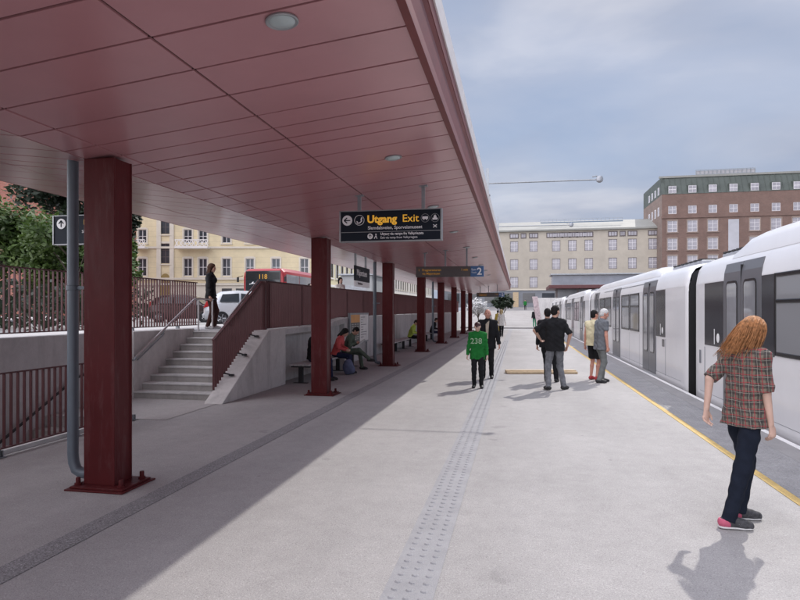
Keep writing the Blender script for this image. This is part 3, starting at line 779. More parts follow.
# ------------------------------------------------------------------ train
def facade(t, name, m, u0, u1, z0, z1, holes, depth=.22, flip=False):
    """wall in the local plane y=0, outward -y, with window openings"""
    us = sorted(set([u0, u1] + [h[0] for h in holes] + [h[1] for h in holes])); zs = sorted(set([z0, z1] + [h[2] for h in holes] + [h[3] for h in holes]))
    b = MB()
    for i in range(len(us) - 1):
        for j in range(len(zs) - 1):
            cu, cz = (us[i] + us[i + 1]) / 2, (zs[j] + zs[j + 1]) / 2
            if any(h[0] < cu < h[1] and h[2] < cz < h[3] for h in holes): continue
            b.quad((us[i], 0, zs[j]), (us[i + 1], 0, zs[j]), (us[i + 1], 0, zs[j + 1]), (us[i], 0, zs[j + 1]))
    for (a, c, d, e) in holes:
        b.quad((a, 0, d), (a, depth, d), (a, depth, e), (a, 0, e)); b.quad((c, 0, d), (c, 0, e), (c, depth, e), (c, depth, d))
        b.quad((a, 0, e), (a, depth, e), (c, depth, e), (c, 0, e)); b.quad((a, 0, d), (c, 0, d), (c, depth, d), (a, depth, d))
    return b
SEATM = mat('seat_cloth', (.05, .07, .13), .9, 0, .2, 20)
def mat_window_glass():
    m, nt, b = _nt('train_window_glass'); out = [n for n in nt.nodes if n.type == 'OUTPUT_MATERIAL'][0]
    tr = nt.nodes.new('ShaderNodeBsdfTransparent'); tr.inputs[0].default_value = (.62, .64, .66, 1)
    lw = nt.nodes.new('ShaderNodeLayerWeight'); lw.inputs[0].default_value = .30
    b.inputs['Base Color'].default_value = (.42, .425, .44, 1); b.inputs['Roughness'].default_value = .04
    b.inputs['Specular IOR Level'].default_value = .7
    rp = _ramp(nt, lw.outputs['Fresnel'], [(0, .50), (1, .95)])
    mx = nt.nodes.new('ShaderNodeMixShader'); nt.links.new(rp, mx.inputs[0]); nt.links.new(tr.outputs[0], mx.inputs[1]); nt.links.new(b.outputs[0], mx.inputs[2]); nt.links.new(mx.outputs[0], out.inputs[0])
    return m
M['winglass'] = mat_window_glass()
TX = 3.56; TW = 3.16
def side_x(z):
    return 0.0 if z < 2.1 else 0.0 + 0.07 * ((z - 2.1) / .45) ** 2
def train_section(y, inset, drop, shroud=0.0):
    L = [(.10, -.95), (.02, -.75), (0, -.3), (0, .5), (0, 1.0), (0, 2.24), (.022, 2.38), (.06, 2.53), (.14, 2.65), (.30, 2.72), (.55, 2.76), (1.0, 2.80), (TW / 2, 2.82)]
    pts = [(x + inset, z - (drop * max(0, (z - 1.6) / 1.2))) for x, z in L]
    R = [(TW - x, z) for x, z in pts[::-1][1:]]
    return [(TX + x, y, z) for x, z in pts + R]
def train_car(y_near, y_far, blank, blank_far, label, doors, wins, gaps, hump=.21):
    """y_near..y_far: ends of the car body"""
    t = empty('train_car', (TX + TW / 2, y_near, -1.0), label, 'train car', 'coupled white metro cars')
    rings = []
    for d_, ins, dr in ((0, .06, .05), (.02, .03, .035), (.08, .010, .02), (.3, .004, .01), (.7, 0, 0)):
        rings.append(train_section(y_near + d_, ins, dr))
    for d_, ins, dr in ((.7, 0, 0), (.3, .004, .01), (.08, .010, .02), (.02, .03, .035), (0, .06, .05)):
        rings.append(train_section(y_far - d_, ins, dr))
    nL = len(rings[0]); bd = MB()
    up_ = [rg[5:nL - 5] for rg in rings]; lo_ = [rg[nL - 5:] + rg[:5] for rg in rings]
    bd.loft(up_, closed=False, cap=False).loft(lo_, closed=False, cap=False)
    hol_ = [(a_ + .05, b_ - .05, 1.11, 2.18) for a_, b_ in wins]
    for sd_ in (0, 1):
        for k_ in range(len(rings) - 1):
            if k_ == 4: continue
            ia, ib = (4, 5) if sd_ == 0 else (nL - 5, nL - 6)
            bd.quad(rings[k_][ia], rings[k_ + 1][ia], rings[k_ + 1][ib], rings[k_][ib])
        fc = facade(None, 'w', None, y_near + .7, y_far - .7, 1.0, 2.24, hol_, depth=-.07 if sd_ == 0 else .07)
        bd.add([((TX if sd_ == 0 else TX + TW) - q_[1], q_[0], q_[2]) for q_ in fc.v], fc.f)
    bd.build('body', M['train_w'], smooth=True, angle=40, **W(t))
    # interior seen through the windows
    MB().box(TX + .10, TX + TW - .10, y_near + .2, y_far - .2, .02, .06).build('floor', M['edge'], **W(t))
    MB().box(TX + .12, TX + TW - .12, y_near + .2, y_far - .2, 2.30, 2.34).build('inner_ceiling', M['poster_w'], **W(t))
    for (wa, wb) in wins:
        for xs in (TX + .12, TX + TW - .58):
            st_ = MB().prism([(wa + .05, .42), (wa + .5, .45), (wa + .5, .52), (wa + .16, .50), (wa + .08, 1.22), (wa - .02, 1.22)], 'x', xs, xs + .46)
            st_.build('seat', SEATM, bevel=.02, **W(t))
        MB().tube([(TX + .75, wb - .1, .06), (TX + .75, wb - .1, 2.3)], .018, 8).build('grab_pole', M['yellow'], smooth=True, **W(t))

    for (ya, yb) in ((y_near - .03, y_near - .002), (y_far + .002, y_far + .03)):
        MB().prism([(TX + .055, -.8), (TX + .055, 2.1), (TX + .15, 2.52), (TX + .42, 2.66), (TX + TW - .42, 2.66), (TX + TW - .15, 2.52), (TX + TW - .055, 2.1), (TX + TW - .055, -.8)], 'y', ya, yb).build('end_frame', M['black'], **W(t))
    # roof fairing
    rf_ = []
    fa, fb = y_near + blank + .9, y_far - blank_far - .9
    for (yy, h) in ((fa, 0.0), (fa + .28, .42 * hump), (fa + .6, .8 * hump), (fa + 1.2, hump), (fb - 1.2, hump), (fb - .6, .8 * hump), (fb - .28, .42 * hump), (fb, 0.0)):
        P = [(.10, 2.60), (.13, 2.66 + h * .65), (.20, 2.70 + h), (.42, 2.76 + h * 1.1), (1.0, 2.80 + h * 1.05), (TW / 2, 2.81 + h)]
        P = P + [(TW - x, z) for x, z in P[::-1][1:]]
        rf_.append([(TX + x, yy, z) for x, z in P])
    MB().loft(rf_).build('roof_fairing', M['train_w'], smooth=True, angle=50, **W(t))
    # roof equipment between the fairing and the ends
    for (ya, yb) in ((y_near + .35, fa + .1), (fb - .1, y_far - .35)):
        eq = MB().box(TX + .42, TX + TW - .42, ya, yb, 2.70, 2.815)
        eq.build('roof_unit', M['roofgrey'], bevel=.02, **W(t))
        q = MB()
        for i in range(7): q.box(TX + .415, TX + TW - .415, ya + (yb - ya) * (i + .2) / 7, ya + (yb - ya) * (i + .75) / 7, 2.817, 2.85)
        q.build('roof_unit_fins', M['train_under'], **W(t))
    # doors
    for (da, db) in doors:
        P = [(TX - .012, .03), (TX - .012, 2.1), (TX + .006, 2.35), (TX + .045, 2.51), (TX + .09, 2.51), (TX + .09, .03)]
        mid = (da + db) / 2
        for (ya, yb) in ((da, mid - .007), (mid + .007, db)):
            dd = MB().prism(P, 'y', ya, yb); do = dd.build('door', M['train_g'], bevel=.006, **W(t))
            ga, gb = ya + .17, yb - .13
            if ya > da: ga, gb = ya + .13, yb - .17
            n = MB(); n.prism(round_rect(ga, gb, .55, 2.20, .10), 'x', TX - .019, TX - .010); n.build('window', M['blackgloss'], **W(do))
            n = MB(); n.prism(round_rect(ga + .035, gb - .035, .59, 2.16, .07), 'x', TX - .023, TX - .015); n.build('pane', M['glass_g'], **W(do))
        MB().box(TX - .008, TX + .05, mid - .0065, mid + .0065, .03, 2.45).build('door_seal', M['black'], **W(t))
        MB().box(TX - .10, TX + .02, da + .05, db - .05, -.09, -.04).build('door_step', M['galv'], **W(t))
    # dark bands and windows
    for (ga, gb) in gaps:
        MB().box(TX - .006, TX + .02, ga, gb, 1.04, 2.22).build('window_band', M['train_panel'], **W(t))
    for (wa, wb) in wins:
        n = MB().box(TX - .016, TX + .012, wa, wa + .06, 1.06, 2.23).box(TX - .016, TX + .012, wb - .06, wb, 1.06, 2.23).box(TX - .0155, TX + .012, wa + .06, wb - .06, 1.06, 1.12).box(TX - .0155, TX + .012, wa + .06, wb - .06, 2.17, 2.23).box(TX - .0155, TX + .012, wa + .06, wb - .06, 1.80, 1.86); w_ = n.build('window', M['blackgloss'], bevel=.012, **W(t))
        n = MB(); n.box(TX - .004, TX + .002, wa + .06, wb - .06, 1.12, 1.80).box(TX - .004, TX + .002, wa + .06, wb - .06, 1.86, 2.17)
        n.build('pane', M['winglass'], **W(w_))
    MB().box(TX + .030, TX + .10, y_near + blank + 1.0, y_far - blank_far - 3.7, 2.462, 2.474).build('roof_seam', M['greyfloor'], **W(t))
    for (ga, gb) in gaps[-1:]:
        st_ = MB(); st_.prism([(ga + .28 + .075 * math.cos(a_), 1.20 + .085 * math.sin(a_)) for a_ in np.linspace(0, 2 * PI, 20)[:-1]], 'x', TX - .010, TX - .007); st_.box(TX - .010, TX - .007, ga + .47, ga + .50, 1.08, 1.36).build('sticker', M['signwhite'], **W(t))
        MB().box(TX - .012, TX + .01, gb + .25, gb + .33, .66, .92).build('grab_plate', M['greyfloor'], **W(t))
    # small fittings by the end panel
    for (ga, gb) in gaps[-1:]:
        MB().box(TX - .009, TX + .02, ga + .10, ga + .32, .80, .98).build('label_plate', M['train_panel'], **W(t))
        MB().box(TX - .006, TX + .02, gb - .01, gb + .012, .1, 1.0).box(TX - .006, TX + .02, ga - .03, ga - .02, .1, 1.0).build('panel_seam', M['greyfloor'], **W(t))
    q = MB()
    for (ya, yb) in wins:
        q.box(TX - .002, TX + .02, ya - .01, ya - .002, .05, 1.0)
    q.box(TX - .002, TX + .02, y_near + .4, y_far - .4, .12, .126).build('panel_seam', M['greyfloor'], **W(t))
    q = MB()
    for yy in (y_near + 2.6, y_near + 4.7, y_far - 4.7, y_far - 2.6):
        q.lathe([(.36, -.05), (.38, 0), (.38, .05), (.30, .06)], 20, (TX + .85, yy, -.66), 'x')
    q.box(TX + .15, TX + TW - .15, y_near + .5, y_far - .5, -.95, -.55)
    q.build('underframe', M['train_under'], **W(t))
    return t
def round_rect(a0, a1, b0, b1, r, n=5):
    P = []
    for (cx, cy, s) in ((a1 - r, b1 - r, 0), (a0 + r, b1 - r, PI / 2), (a0 + r, b0 + r, PI), (a1 - r, b0 + r, 1.5 * PI)):
        for k in range(n + 1): P.append((cx + r * math.cos(s + PI / 2 * k / n), cy + r * math.sin(s + PI / 2 * k / n)))
    return P
# nearest car: far end by the gap at y = 13.25
train_car(-3.9, 13.27, 1.0, 1.0, 'white metro car nearest the camera, its open-plan windows beside the woman', [(9.80, 11.48), (4.2, 5.88), (-1.4, .28)],
          [(6.35, 7.80), (7.9, 9.34), (.8, 2.2), (2.3, 3.7), (-3.0, -1.8)], [(9.345, 9.795), (11.49, 12.57)])
def far_car(y0, y1, label):
    o = y0 - 13.92
    train_car(y0, y1, 1.9, 1.0, label, [(16.78 + o, 18.45 + o), (22.40 + o, 24.08 + o), (28.1 + o, 29.75 + o)],
              [(18.98 + o, 20.5 + o), (20.62 + o, 22.1 + o), (24.5 + o, 26.1 + o), (26.25 + o, 27.8 + o)], [(15.76 + o, 16.76 + o)], .13)
far_car(13.92, 31.3, 'white metro car, second from the camera, behind the black bellows')
far_car(31.95, 49.2, 'white metro car, third from the camera, beyond the waiting men')
far_car(49.85, 67.1, 'farthest white metro car at the end of the train')
tb_names = ['black bellows between the nearest and second train cars', 'black bellows between the second and third train cars', 'black bellows between the third and farthest train cars']
for i, (ya, yb) in enumerate(((13.31, 13.88), (31.34, 31.91), (49.24, 49.81))):
    t = empty('train_bellows', (TX + 1.5, ya, -.9), tb_names[i], 'bellows', 'bellows between train cars')
    b = MB(); n = 7
    for k_ in range(n):
        y_a = ya + (yb - ya) * k_ / n; y_b = ya + (yb - ya) * (k_ + .62) / n
        b.box(TX + .30, TX + TW - .30, y_a, y_b, -.6, 2.62)
    b.box(TX + .36, TX + TW - .36, ya, yb, -.7, 2.56)
    b.build('bellows', M['black'], **W(t))

# ------------------------------------------------------------------ people (implicit surfaces meshed with surface nets)
def surface_nets(F, org, h):
    nx, ny, nz = F.shape
    S = F < 0
    c = [S[i:nx - 1 + i, j:ny - 1 + j, k:nz - 1 + k] for i in (0, 1) for j in (0, 1) for k in (0, 1)]
    al = c[0].copy(); an = c[0].copy()
    for q in c[1:]: al &= q; an |= q
    act = an & ~al
    idx = np.argwhere(act)
    if len(idx) == 0: return np.zeros((0, 3)), []
    ids = -np.ones(act.shape, np.int64); ids[act] = np.arange(len(idx))
    pos = np.zeros((len(idx), 3)); cnt = np.zeros(len(idx))
    corners = [(i, j, k) for i in (0, 1) for j in (0, 1) for k in (0, 1)]
    vals = {cc: F[idx[:, 0] + cc[0], idx[:, 1] + cc[1], idx[:, 2] + cc[2]] for cc in corners}
    for a in corners:
        for ax in range(3):
            if a[ax] == 1: continue
            b = list(a); b[ax] = 1; b = tuple(b)
            va, vb = vals[a], vals[b]; m = (va < 0) != (vb < 0)
            t = np.where(m, va / np.where(m, va - vb, 1), 0)
            p = np.tile(np.array(a, float), (len(idx), 1)); p[:, ax] += t
            pos[m] += p[m]; cnt[m] += 1
    v = (idx + pos / cnt[:, None]) * h + org
    faces = []
    for ax in range(3):
        sl0 = [slice(None)] * 3; sl1 = [slice(None)] * 3
        sl0[ax] = slice(0, F.shape[ax] - 1); sl1[ax] = slice(1, F.shape[ax])
        A, B = S[tuple(sl0)], S[tuple(sl1)]
        e = np.argwhere(A != B)
        o1, o2 = [(1, 2), (2, 0), (0, 1)][ax]
        ok = (e[:, o1] > 0) & (e[:, o2] > 0) & (e[:, o1] < F.shape[o1] - 1) & (e[:, o2] < F.shape[o2] - 1)
        e = e[ok]
        if not len(e): continue
        q = []
        for (d1, d2) in ((-1, -1), (0, -1), (0, 0), (-1, 0)):
            w = e.copy(); w[:, o1] += d1; w[:, o2] += d2
            q.append(ids[w[:, 0], w[:, 1], w[:, 2]])
        q = np.stack(q, 1)
        flip = ~A[e[:, 0], e[:, 1], e[:, 2]]
        q[flip] = q[flip][:, ::-1]
        faces.append(q)
    return v, np.concatenate(faces)

class Body:
    """smooth union of round cones and ellipsoids"""
    def __init__(s): s.p = []
    def cone(s, a, b, ra, rb, k=.02, clip=None, flat=None): s.p.append(('c', np.array(a, float), np.array(b, float), ra, rb, k, clip, flat)); return s
    def ell(s, c, r, R=None, k=.02, clip=None): s.p.append(('e', np.array(c, float), np.array(r, float), np.eye(3) if R is None else np.array(R, float), None, k, clip, None)); return s
    def cut(s, pt, n): s.p.append(('x', np.array(pt, float), np.array(n, float))); return s
    def mesh(s, name, h, m, parent, wr=0.0, wrf=30.0, floor=None, wseed=0.0, smooth=2):
        lo = np.full(3, 1e9); hi = -lo
        for p in s.p:
            if p[0] == 'c':
                r = max(p[3], p[4]); lo = np.minimum(lo, np.minimum(p[1], p[2]) - r); hi = np.maximum(hi, np.maximum(p[1], p[2]) + r)
            elif p[0] == 'e':
                r = p[2].max(); lo = np.minimum(lo, p[1] - r); hi = np.maximum(hi, p[1] + r)
        lo -= 3 * h + .01; hi += 3 * h + .01
        n = np.ceil((hi - lo) / h).astype(int) + 1
        ax = [lo[i] + h * np.arange(n[i]) for i in range(3)]
        F = np.full(n, 0.2, np.float32)
        for p in s.p:
            if p[0] == 'x':
                d = ((ax[0] - p[1][0]) * p[2][0])[:, None, None] + ((ax[1] - p[1][1]) * p[2][1])[None, :, None] + ((ax[2] - p[1][2]) * p[2][2])[None, None, :]
                F = np.maximum(F, d.astype(np.float32)); continue
            k = p[5]; mg = k + 2 * h + .012
            if p[0] == 'c': r = max(p[3], p[4]); a0 = np.minimum(p[1], p[2]) - r - mg; a1 = np.maximum(p[1], p[2]) + r + mg
            else: r = p[2].max(); a0 = p[1] - r - mg; a1 = p[1] + r + mg
            i0 = np.maximum(((a0 - lo) / h).astype(int), 0); i1 = np.minimum(((a1 - lo) / h).astype(int) + 2, n)
            sl = tuple(slice(i0[i], i1[i]) for i in range(3))
            X, Y, Z = np.meshgrid(ax[0][sl[0]], ax[1][sl[1]], ax[2][sl[2]], indexing='ij')
            if p[0] == 'c':
                a, b = p[1], p[2]; ba = b - a; L2 = max(ba @ ba, 1e-9)
                px, py, pz = X - a[0], Y - a[1], Z - a[2]
                t = np.clip((px * ba[0] + py * ba[1] + pz * ba[2]) / L2, 0, 1)
                dx, dy, dz = px - t * ba[0], py - t * ba[1], pz - t * ba[2]
                if p[7] is not None:   # flattened along a direction
                    fd, fs = p[7]; q = (dx * fd[0] + dy * fd[1] + dz * fd[2]) * (fs - 1)
                    dx, dy, dz = dx + q * fd[0], dy + q * fd[1], dz + q * fd[2]
                d = np.sqrt(dx * dx + dy * dy + dz * dz) - (p[3] + t * (p[4] - p[3]))
            else:
                q = np.stack([X - p[1][0], Y - p[1][1], Z - p[1][2]], -1) @ p[3].T
                k0 = np.sqrt(((q / p[2]) ** 2).sum(-1)); k1 = np.sqrt(((q / p[2] ** 2) ** 2).sum(-1)) + 1e-9
                d = k0 * (k0 - 1) / k1
            if p[6] is not None:
                for (cp_, cn) in (p[6] if isinstance(p[6], list) else [p[6]]):
                    d = np.maximum(d, (X - cp_[0]) * cn[0] + (Y - cp_[1]) * cn[1] + (Z - cp_[2]) * cn[2])
            f = F[sl]
            hh = np.clip(0.5 + 0.5 * (d - f) / k, 0, 1)
            F[sl] = d * (1 - hh) + f * hh - k * hh * (1 - hh)
        if wr:
            X, Y, Z = np.meshgrid(*ax, indexing='ij')
            f = wrf; w = np.sin(f * X + 1.7 * np.sin(f * .6 * Z + wseed) + 2 * wseed) * np.sin(f * .8 * Z + 2.1 * np.sin(f * .5 * Y + 1.3 + wseed)) + .6 * np.sin(f * 1.9 * Z + f * 1.2 * X + 1.5 * np.sin(f * Y)) * np.sin(f * 1.4 * Y + wseed)
            F = F + (wr * w).astype(np.float32)
        if floor is not None:
            F = np.maximum(F, (floor - ax[2])[None, None, :].astype(np.float32))
        v, q = surface_nets(F, lo, h)
        me = bpy.data.meshes.new(name)
        me.from_pydata(v.tolist(), [], [tuple(int(i) for i in r) for r in q])
        me.polygons.foreach_set('use_smooth', [True] * len(me.polygons))
        o = link(name, me, m, parent)
        if smooth:
            sm = o.modifiers.new('smooth', 'SMOOTH'); sm.factor = .5; sm.iterations = smooth
        return o

def V(*a): return np.array(a, float)
def nrm(v): return v / (np.linalg.norm(v) + 1e-9)
def ik(a, b, l1, l2, hint):
    d = b - a; L = np.linalg.norm(d)
    if L > (l1 + l2) * .999: b = a + d / L * (l1 + l2) * .999; d = b - a; L = np.linalg.norm(d)
    u = d / L; x = (l1 * l1 - l2 * l2 + L * L) / (2 * L); hgt = math.sqrt(max(l1 * l1 - x * x, 0))
    w = hint - u * (hint @ u); w = nrm(w)
    return a + u * x + w * hgt, b

def person(label, loc, face, h=1.75, sex='m', group=None, vox=.008, skin='skin', ankles=None, toes=(0, 0), pelvis=None, lean=(0, 0), twist=0.0,
           wrists=None, elbows=None, head_yaw=0.0, head_pitch=0.0, top=None, sleeve='long', trousers=None, legs='long', shoes=None,
           hair=None, hairstyle='short', jacket=None, wr=.004, seated=False, curl=.5, knee_hint=None, sole=None, hem=.08, faces=True):
    """face: world direction (x, y) the person faces; local frame +y forward, +x to the person's right"""
    S = h / 1.75
    ang = math.atan2(-face[0], face[1])
    root = empty('person', loc, label, 'person', group, ang)
    P = V(*(pelvis if pelvis else (0, 0, .93))) * S
    tilt = Matrix.Rotation(math.radians(lean[0]), 3, 'X') @ Matrix.Rotation(math.radians(lean[1]), 3, 'Y')   # lean[0] <0 bends forward
    U = np.array(tilt @ Vector((0, 0, 1)))
    ct, stw = math.cos(math.radians(twist)), math.sin(math.radians(twist))
    A = V(ct, stw, 0); A = nrm(A - U * (A @ U)); B = V(1, 0, 0); FW = np.cross(U, A)
    male = sex == 'm'
    sw = (.178 if male else .142) * S; hw = .088 * S
    chest = P + U * .34 * S; neck = P + U * .545 * S
    SH = [P + U * .468 * S + A * sw * i for i in (-1, 1)]
    HP = [P + V(0, 0, -.02) * S + B * hw * i for i in (-1, 1)]
    yaw = math.radians(head_yaw) + math.radians(twist)
    hf = V(-math.sin(yaw), math.cos(yaw), 0); hp = math.radians(head_pitch)
    hu = nrm(U * .5 + V(0, 0, .5)); hr = nrm(np.cross(hf, hu)); hf = np.cross(hu, hr)
    hf, hu = hf * math.cos(hp) + hu * math.sin(hp), hu * math.cos(hp) - hf * math.sin(hp)
    HC = neck + U * .045 * S + hu * .105 * S + hf * .022 * S
    Rh = np.stack([hr, hf, hu])
    if ankles is None: ankles = ((-.10, .0, .085), (.10, .0, .085))
    AN = [V(*a) * S if not seated else V(*a) * S for a in ankles]
    if wrists is None: wrists = ((-.27, .05, .80), (.27, .05, .80))
    WR = [V(*w) * S for w in wrists]
    if elbows is None: elbows = ((-.4, -1, 0), (.4, -1, 0))
    KN = []; EL = []
    for i in (0, 1):
        kh = V(0, 1, .1) if knee_hint is None else V(*knee_hint[i])
        k_, a_ = ik(HP[i], AN[i], .435 * S, .415 * S, kh); KN.append(k_); AN[i] = a_
        e_, w_ = ik(SH[i], WR[i], .285 * S, .255 * S, V(*elbows[i])); EL.append(e_); WR[i] = w_
    # --- body: one continuous surface
    b = Body()
    for i, sg_ in ((0, -1), (1, 1)):
        b.cone(chest + A * .05 * S * sg_, P + B * .045 * S * sg_, .062 * S, .062 * S, .03)
        b.cone(SH[i], chest + A * .03 * S * sg_, .040 * S if sleeve != 'none' else .05 * S, .055 * S, .03)
        b.cone(HP[i], KN[i], .055 * S, (.038 if legs == 'long' else .050) * S, .02)
        b.cone(KN[i], AN[i], (.038 if legs == 'long' else .050) * S, .032 * S, .012)
        mid = KN[i] * .65 + AN[i] * .35; back = nrm(np.cross(B, KN[i] - AN[i]))
        b.cone(mid - back * .012 * S * (1 if back @ FW > 0 else -1), AN[i] * .6 + KN[i] * .4, (.034 if legs == 'long' else .050) * S, .032 * S, .012)
        ty = math.radians(toes[i]); td = V(-math.sin(ty), math.cos(ty), 0)
        b.cone(AN[i] + V(0, 0, -.02 * S), AN[i] + td * .10 * S + V(0, 0, -.045 * S), .034 * S, .026 * S, .02)
        b.cone(SH[i], EL[i], (.036 if sleeve in ('long', 'rolled', 'short') else .048) * S, (.038 if male else .032) * S, .012)
        b.cone(EL[i], WR[i], .040 * S if male else .035 * S, .026 * S if male else .023 * S, .015)
        # hand
        fd = nrm(WR[i] - EL[i]); inn = nrm(-A * sg_ - fd * ((-A * sg_) @ fd)); th = nrm(np.cross(inn, fd)) * 1.0
        if th @ FW < 0: th = -th
        pal = WR[i] + fd * .085 * S
        b.cone(WR[i] + fd * .01 * S, pal, .026 * S, .030 * S, .012, flat=(inn, 1.75))
        b.cone(WR[i] + fd * .045 * S + th * .016 * S, pal + th * .014 * S, .022 * S, .022 * S, .012, flat=(inn, 1.6))
        fr_ = max(.0085 * S, vox * .95)
        for j, (o_, L1, L2) in enumerate(((.030, .040, .036), (.010, .045, .042), (-.010, .042, .038), (-.029, .033, .030))):
            base = pal + th * o_ * S - fd * (.004 * abs(j - 1)) * S
            c1 = math.radians(18 + 30 * curl); c2 = math.radians(35 + 75 * curl)
            d1 = fd * math.cos(c1) + inn * math.sin(c1); d2 = fd * math.cos(c2) + inn * math.sin(c2)
            m1 = base + d1 * L1 * S; m2 = m1 + d2 * L2 * S
            b.cone(base, m1, fr_, fr_ * .95, .004); b.cone(m1, m2, fr_ * .95, fr_ * .82, .004)
        tb_ = WR[i] + fd * .03 * S + th * .024 * S
        t1 = tb_ + nrm(fd * .75 + th * .55 + inn * .25) * .042 * S; t2 = t1 + nrm(fd * .9 + th * .1 + inn * .35) * .032 * S
        b.cone(tb_, t1, fr_ * 1.25, fr_ * 1.05, .01); b.cone(t1, t2, fr_ * 1.05, fr_ * .88, .004)
    b.cone(neck - U * .03 * S, HC - hu * .05 * S - hf * .015 * S, .056 * S if male else .047 * S, .052 * S if male else .044 * S, .03)
    b.ell(HC + hu * .022 * S - hf * .006 * S, V(.074, .094, .092) * S, Rh, .02)
    b.ell(HC - hu * .045 * S + hf * .022 * S, V(.056, .066, .068) * S, Rh, .03)
    b.ell(HC - hu * .088 * S + hf * .062 * S, V(.026, .022, .020) * S, Rh, .02)
    b.cone(HC + hf * .088 * S + hu * .012 * S, HC + hf * .106 * S - hu * .026 * S, .010 * S, .0135 * S, .012)
    for s_ in (-1, 1):
        b.cone(HC + hf * .083 * S + hu * .030 * S + hr * .012 * s_ * S, HC + hf * .070 * S + hu * .030 * S + hr * .045 * s_ * S, .010 * S, .008 * S, .012)
        b.ell(HC + hr * .076 * s_ * S - hf * .012 * S - hu * .01 * S, V(.011, .022, .032) * S, Rh, .008)
        b.ell(HC + hr * .038 * s_ * S + hf * .064 * S - hu * .028 * S, V(.024, .02, .02) * S, Rh, .02)
    b.cone(HC + hf * .082 * S - hu * .058 * S - hr * .014 * S, HC + hf * .082 * S - hu * .058 * S + hr * .014 * S, .010 * S, .010 * S, .012)
    body = b.mesh('body', vox, M[skin], root)
    if faces:
        q = MB()
        for s_ in (-1, 1):
            c = HC + hf * .0815 * S + hu * .008 * S + hr * .031 * s_ * S
            q.lathe([(.001, -.007 * S), (.006 * S, -.004 * S), (.0075 * S, 0), (.006 * S, .004 * S), (.001, .007 * S)], 8, tuple(c))
        q.build('eyes', M['eye'], root, True)
        q = MB(); q.tube([tuple(HC + hf * .089 * S - hu * .0585 * S - hr * .02 * S), tuple(HC + hf * .0945 * S - hu * .057 * S), tuple(HC + hf * .089 * S - hu * .0585 * S + hr * .02 * S)], [.002, .005 * S, .002], 6)
        q.build('lips', M['lip'], root, True)
    # --- clothing
    def torso(c, infl, low, open_=False):
        for sg_ in (-1, 1):
            c.cone(P + U * .405 * S + A * (.095 if male else .066) * S * sg_, P + U * .20 * S + A * (.075 if male else .054) * S * sg_, (.105 if male else .095) * S + infl, (.095 if male else .076) * S + infl, .07)
            c.cone(P + U * .20 * S + A * (.07 if male else .055) * S * sg_, P + B * (.084 if male else .078) * S * sg_ - V(0, 0, low + .055) * S, (.095 if male else .078) * S + infl, (.110 if male else .112) * S + infl, .06)
            if not male: c.ell(P + U * .37 * S + A * .07 * S * sg_ + FW * .075 * S, V(.06, .055, .06) * S + infl, None, .04)
        c.cone(SH[0] + U * .015 * S, SH[1] + U * .015 * S, .052 * S + infl, .052 * S + infl, .05)
        c.cone(neck - U * .075 * S, neck - U * .005 * S, .080 * S + infl, .056 * S + infl, .04)
        c.cut(P - V(0, 0, low + .035) * S, -V(U[0] * .3, U[1] * .3, 1) * 1.0)
    def sleeves(c, infl, kind):
        for i in (0, 1):
            ra = (.056 if male else .050) * S + infl
            if kind == 'long':
                c.cone(SH[i], EL[i], ra, .047 * S + infl, .03)
                e_ = WR[i]; d_ = nrm(WR[i] - EL[i])
                c.cone(EL[i], WR[i] + d_ * .02, .047 * S + infl, .037 * S + infl, .02, clip=(e_, d_))
            elif kind in ('short', 'rolled'):
                fr = .98 if kind == 'rolled' else .62
                e_ = SH[i] * (1 - fr) + EL[i] * fr; d_ = nrm(EL[i] - SH[i])
                c.cone(SH[i], EL[i], ra + .004, .052 * S + infl, .03, clip=(e_, d_))
                if kind == 'rolled': c.cone(e_ - d_ * .045, e_ - d_ * .008, .058 * S + infl, .056 * S + infl, .006, clip=[(e_, d_), (e_ - d_ * .05, -d_)])
    if top is not None:
        c = Body(); torso(c, .010 if jacket is None else .0, hem)
        if sleeve != 'none': sleeves(c, .004, sleeve)
        c.mesh('shirt', vox, top, root, wr, 34.0 / S, None, h * 7)
    if trousers is not None:
        c = Body()
        c.cone(P + U * .06 * S - B * .055 * S, P + U * .06 * S + B * .055 * S, .072 * S, .072 * S, .02, clip=(P + U * .12 * S, U))
        for i in (0, 1):
            c.cone(HP[i], HP[i] * .62 + KN[i] * .38, .074 * S, .080 * S, .02)
            c.cone(HP[i] * .62 + KN[i] * .38, KN[i], .080 * S, .066 * S, .02)
            d_ = nrm(AN[i] - KN[i])
            if legs == 'long':
                e_ = AN[i] - V(0, 0, .028) * S
                c.cone(KN[i], AN[i] + d_ * .04, .066 * S, .054 * S, .03, clip=(e_, d_))
            else:
                e_ = HP[i] * .12 + KN[i] * .88; dd = nrm(KN[i] - HP[i])
                c.p.pop(); c.p[-1] = ('c', HP[i], KN[i], .080 * S, .092 * S, .03, (e_, dd), None)
        c.mesh('trousers', vox, trousers, root, wr * .8, 30.0 / S, None, h * 3)
    if jacket is not None:
        c = Body(); torso(c, .020, hem + .06); sleeves(c, .012, 'long')
        # open front: a wedge is cut out so the shirt shows
        c.cone(neck + FW * .20 * S, P + FW * .24 * S - V(0, 0, .2) * S, .001, .001, .001)
        c.p.pop()
        o = c.mesh('jacket', vox, jacket[0], root, wr * 1.2, 28.0 / S, None, h * 5)
        if len(jacket) > 1:
            q = MB(); n = 7
            ring = []
            for k_ in range(n):
                t_ = k_ / (n - 1); ctr = (neck - U * .02 * S) * (1 - t_) + (P + U * .08 * S) * t_ + FW * ((.068 + .085 * min(1, 2.2 * t_)) * S + .012)
                wd = (.045 - .022 * t_) * S
                ring.append([tuple(ctr - A * wd), tuple(ctr + FW * .008), tuple(ctr + A * wd), tuple(ctr - FW * .03)])
            q.loft(ring); q.build('shirt_front', jacket[1], root, True)
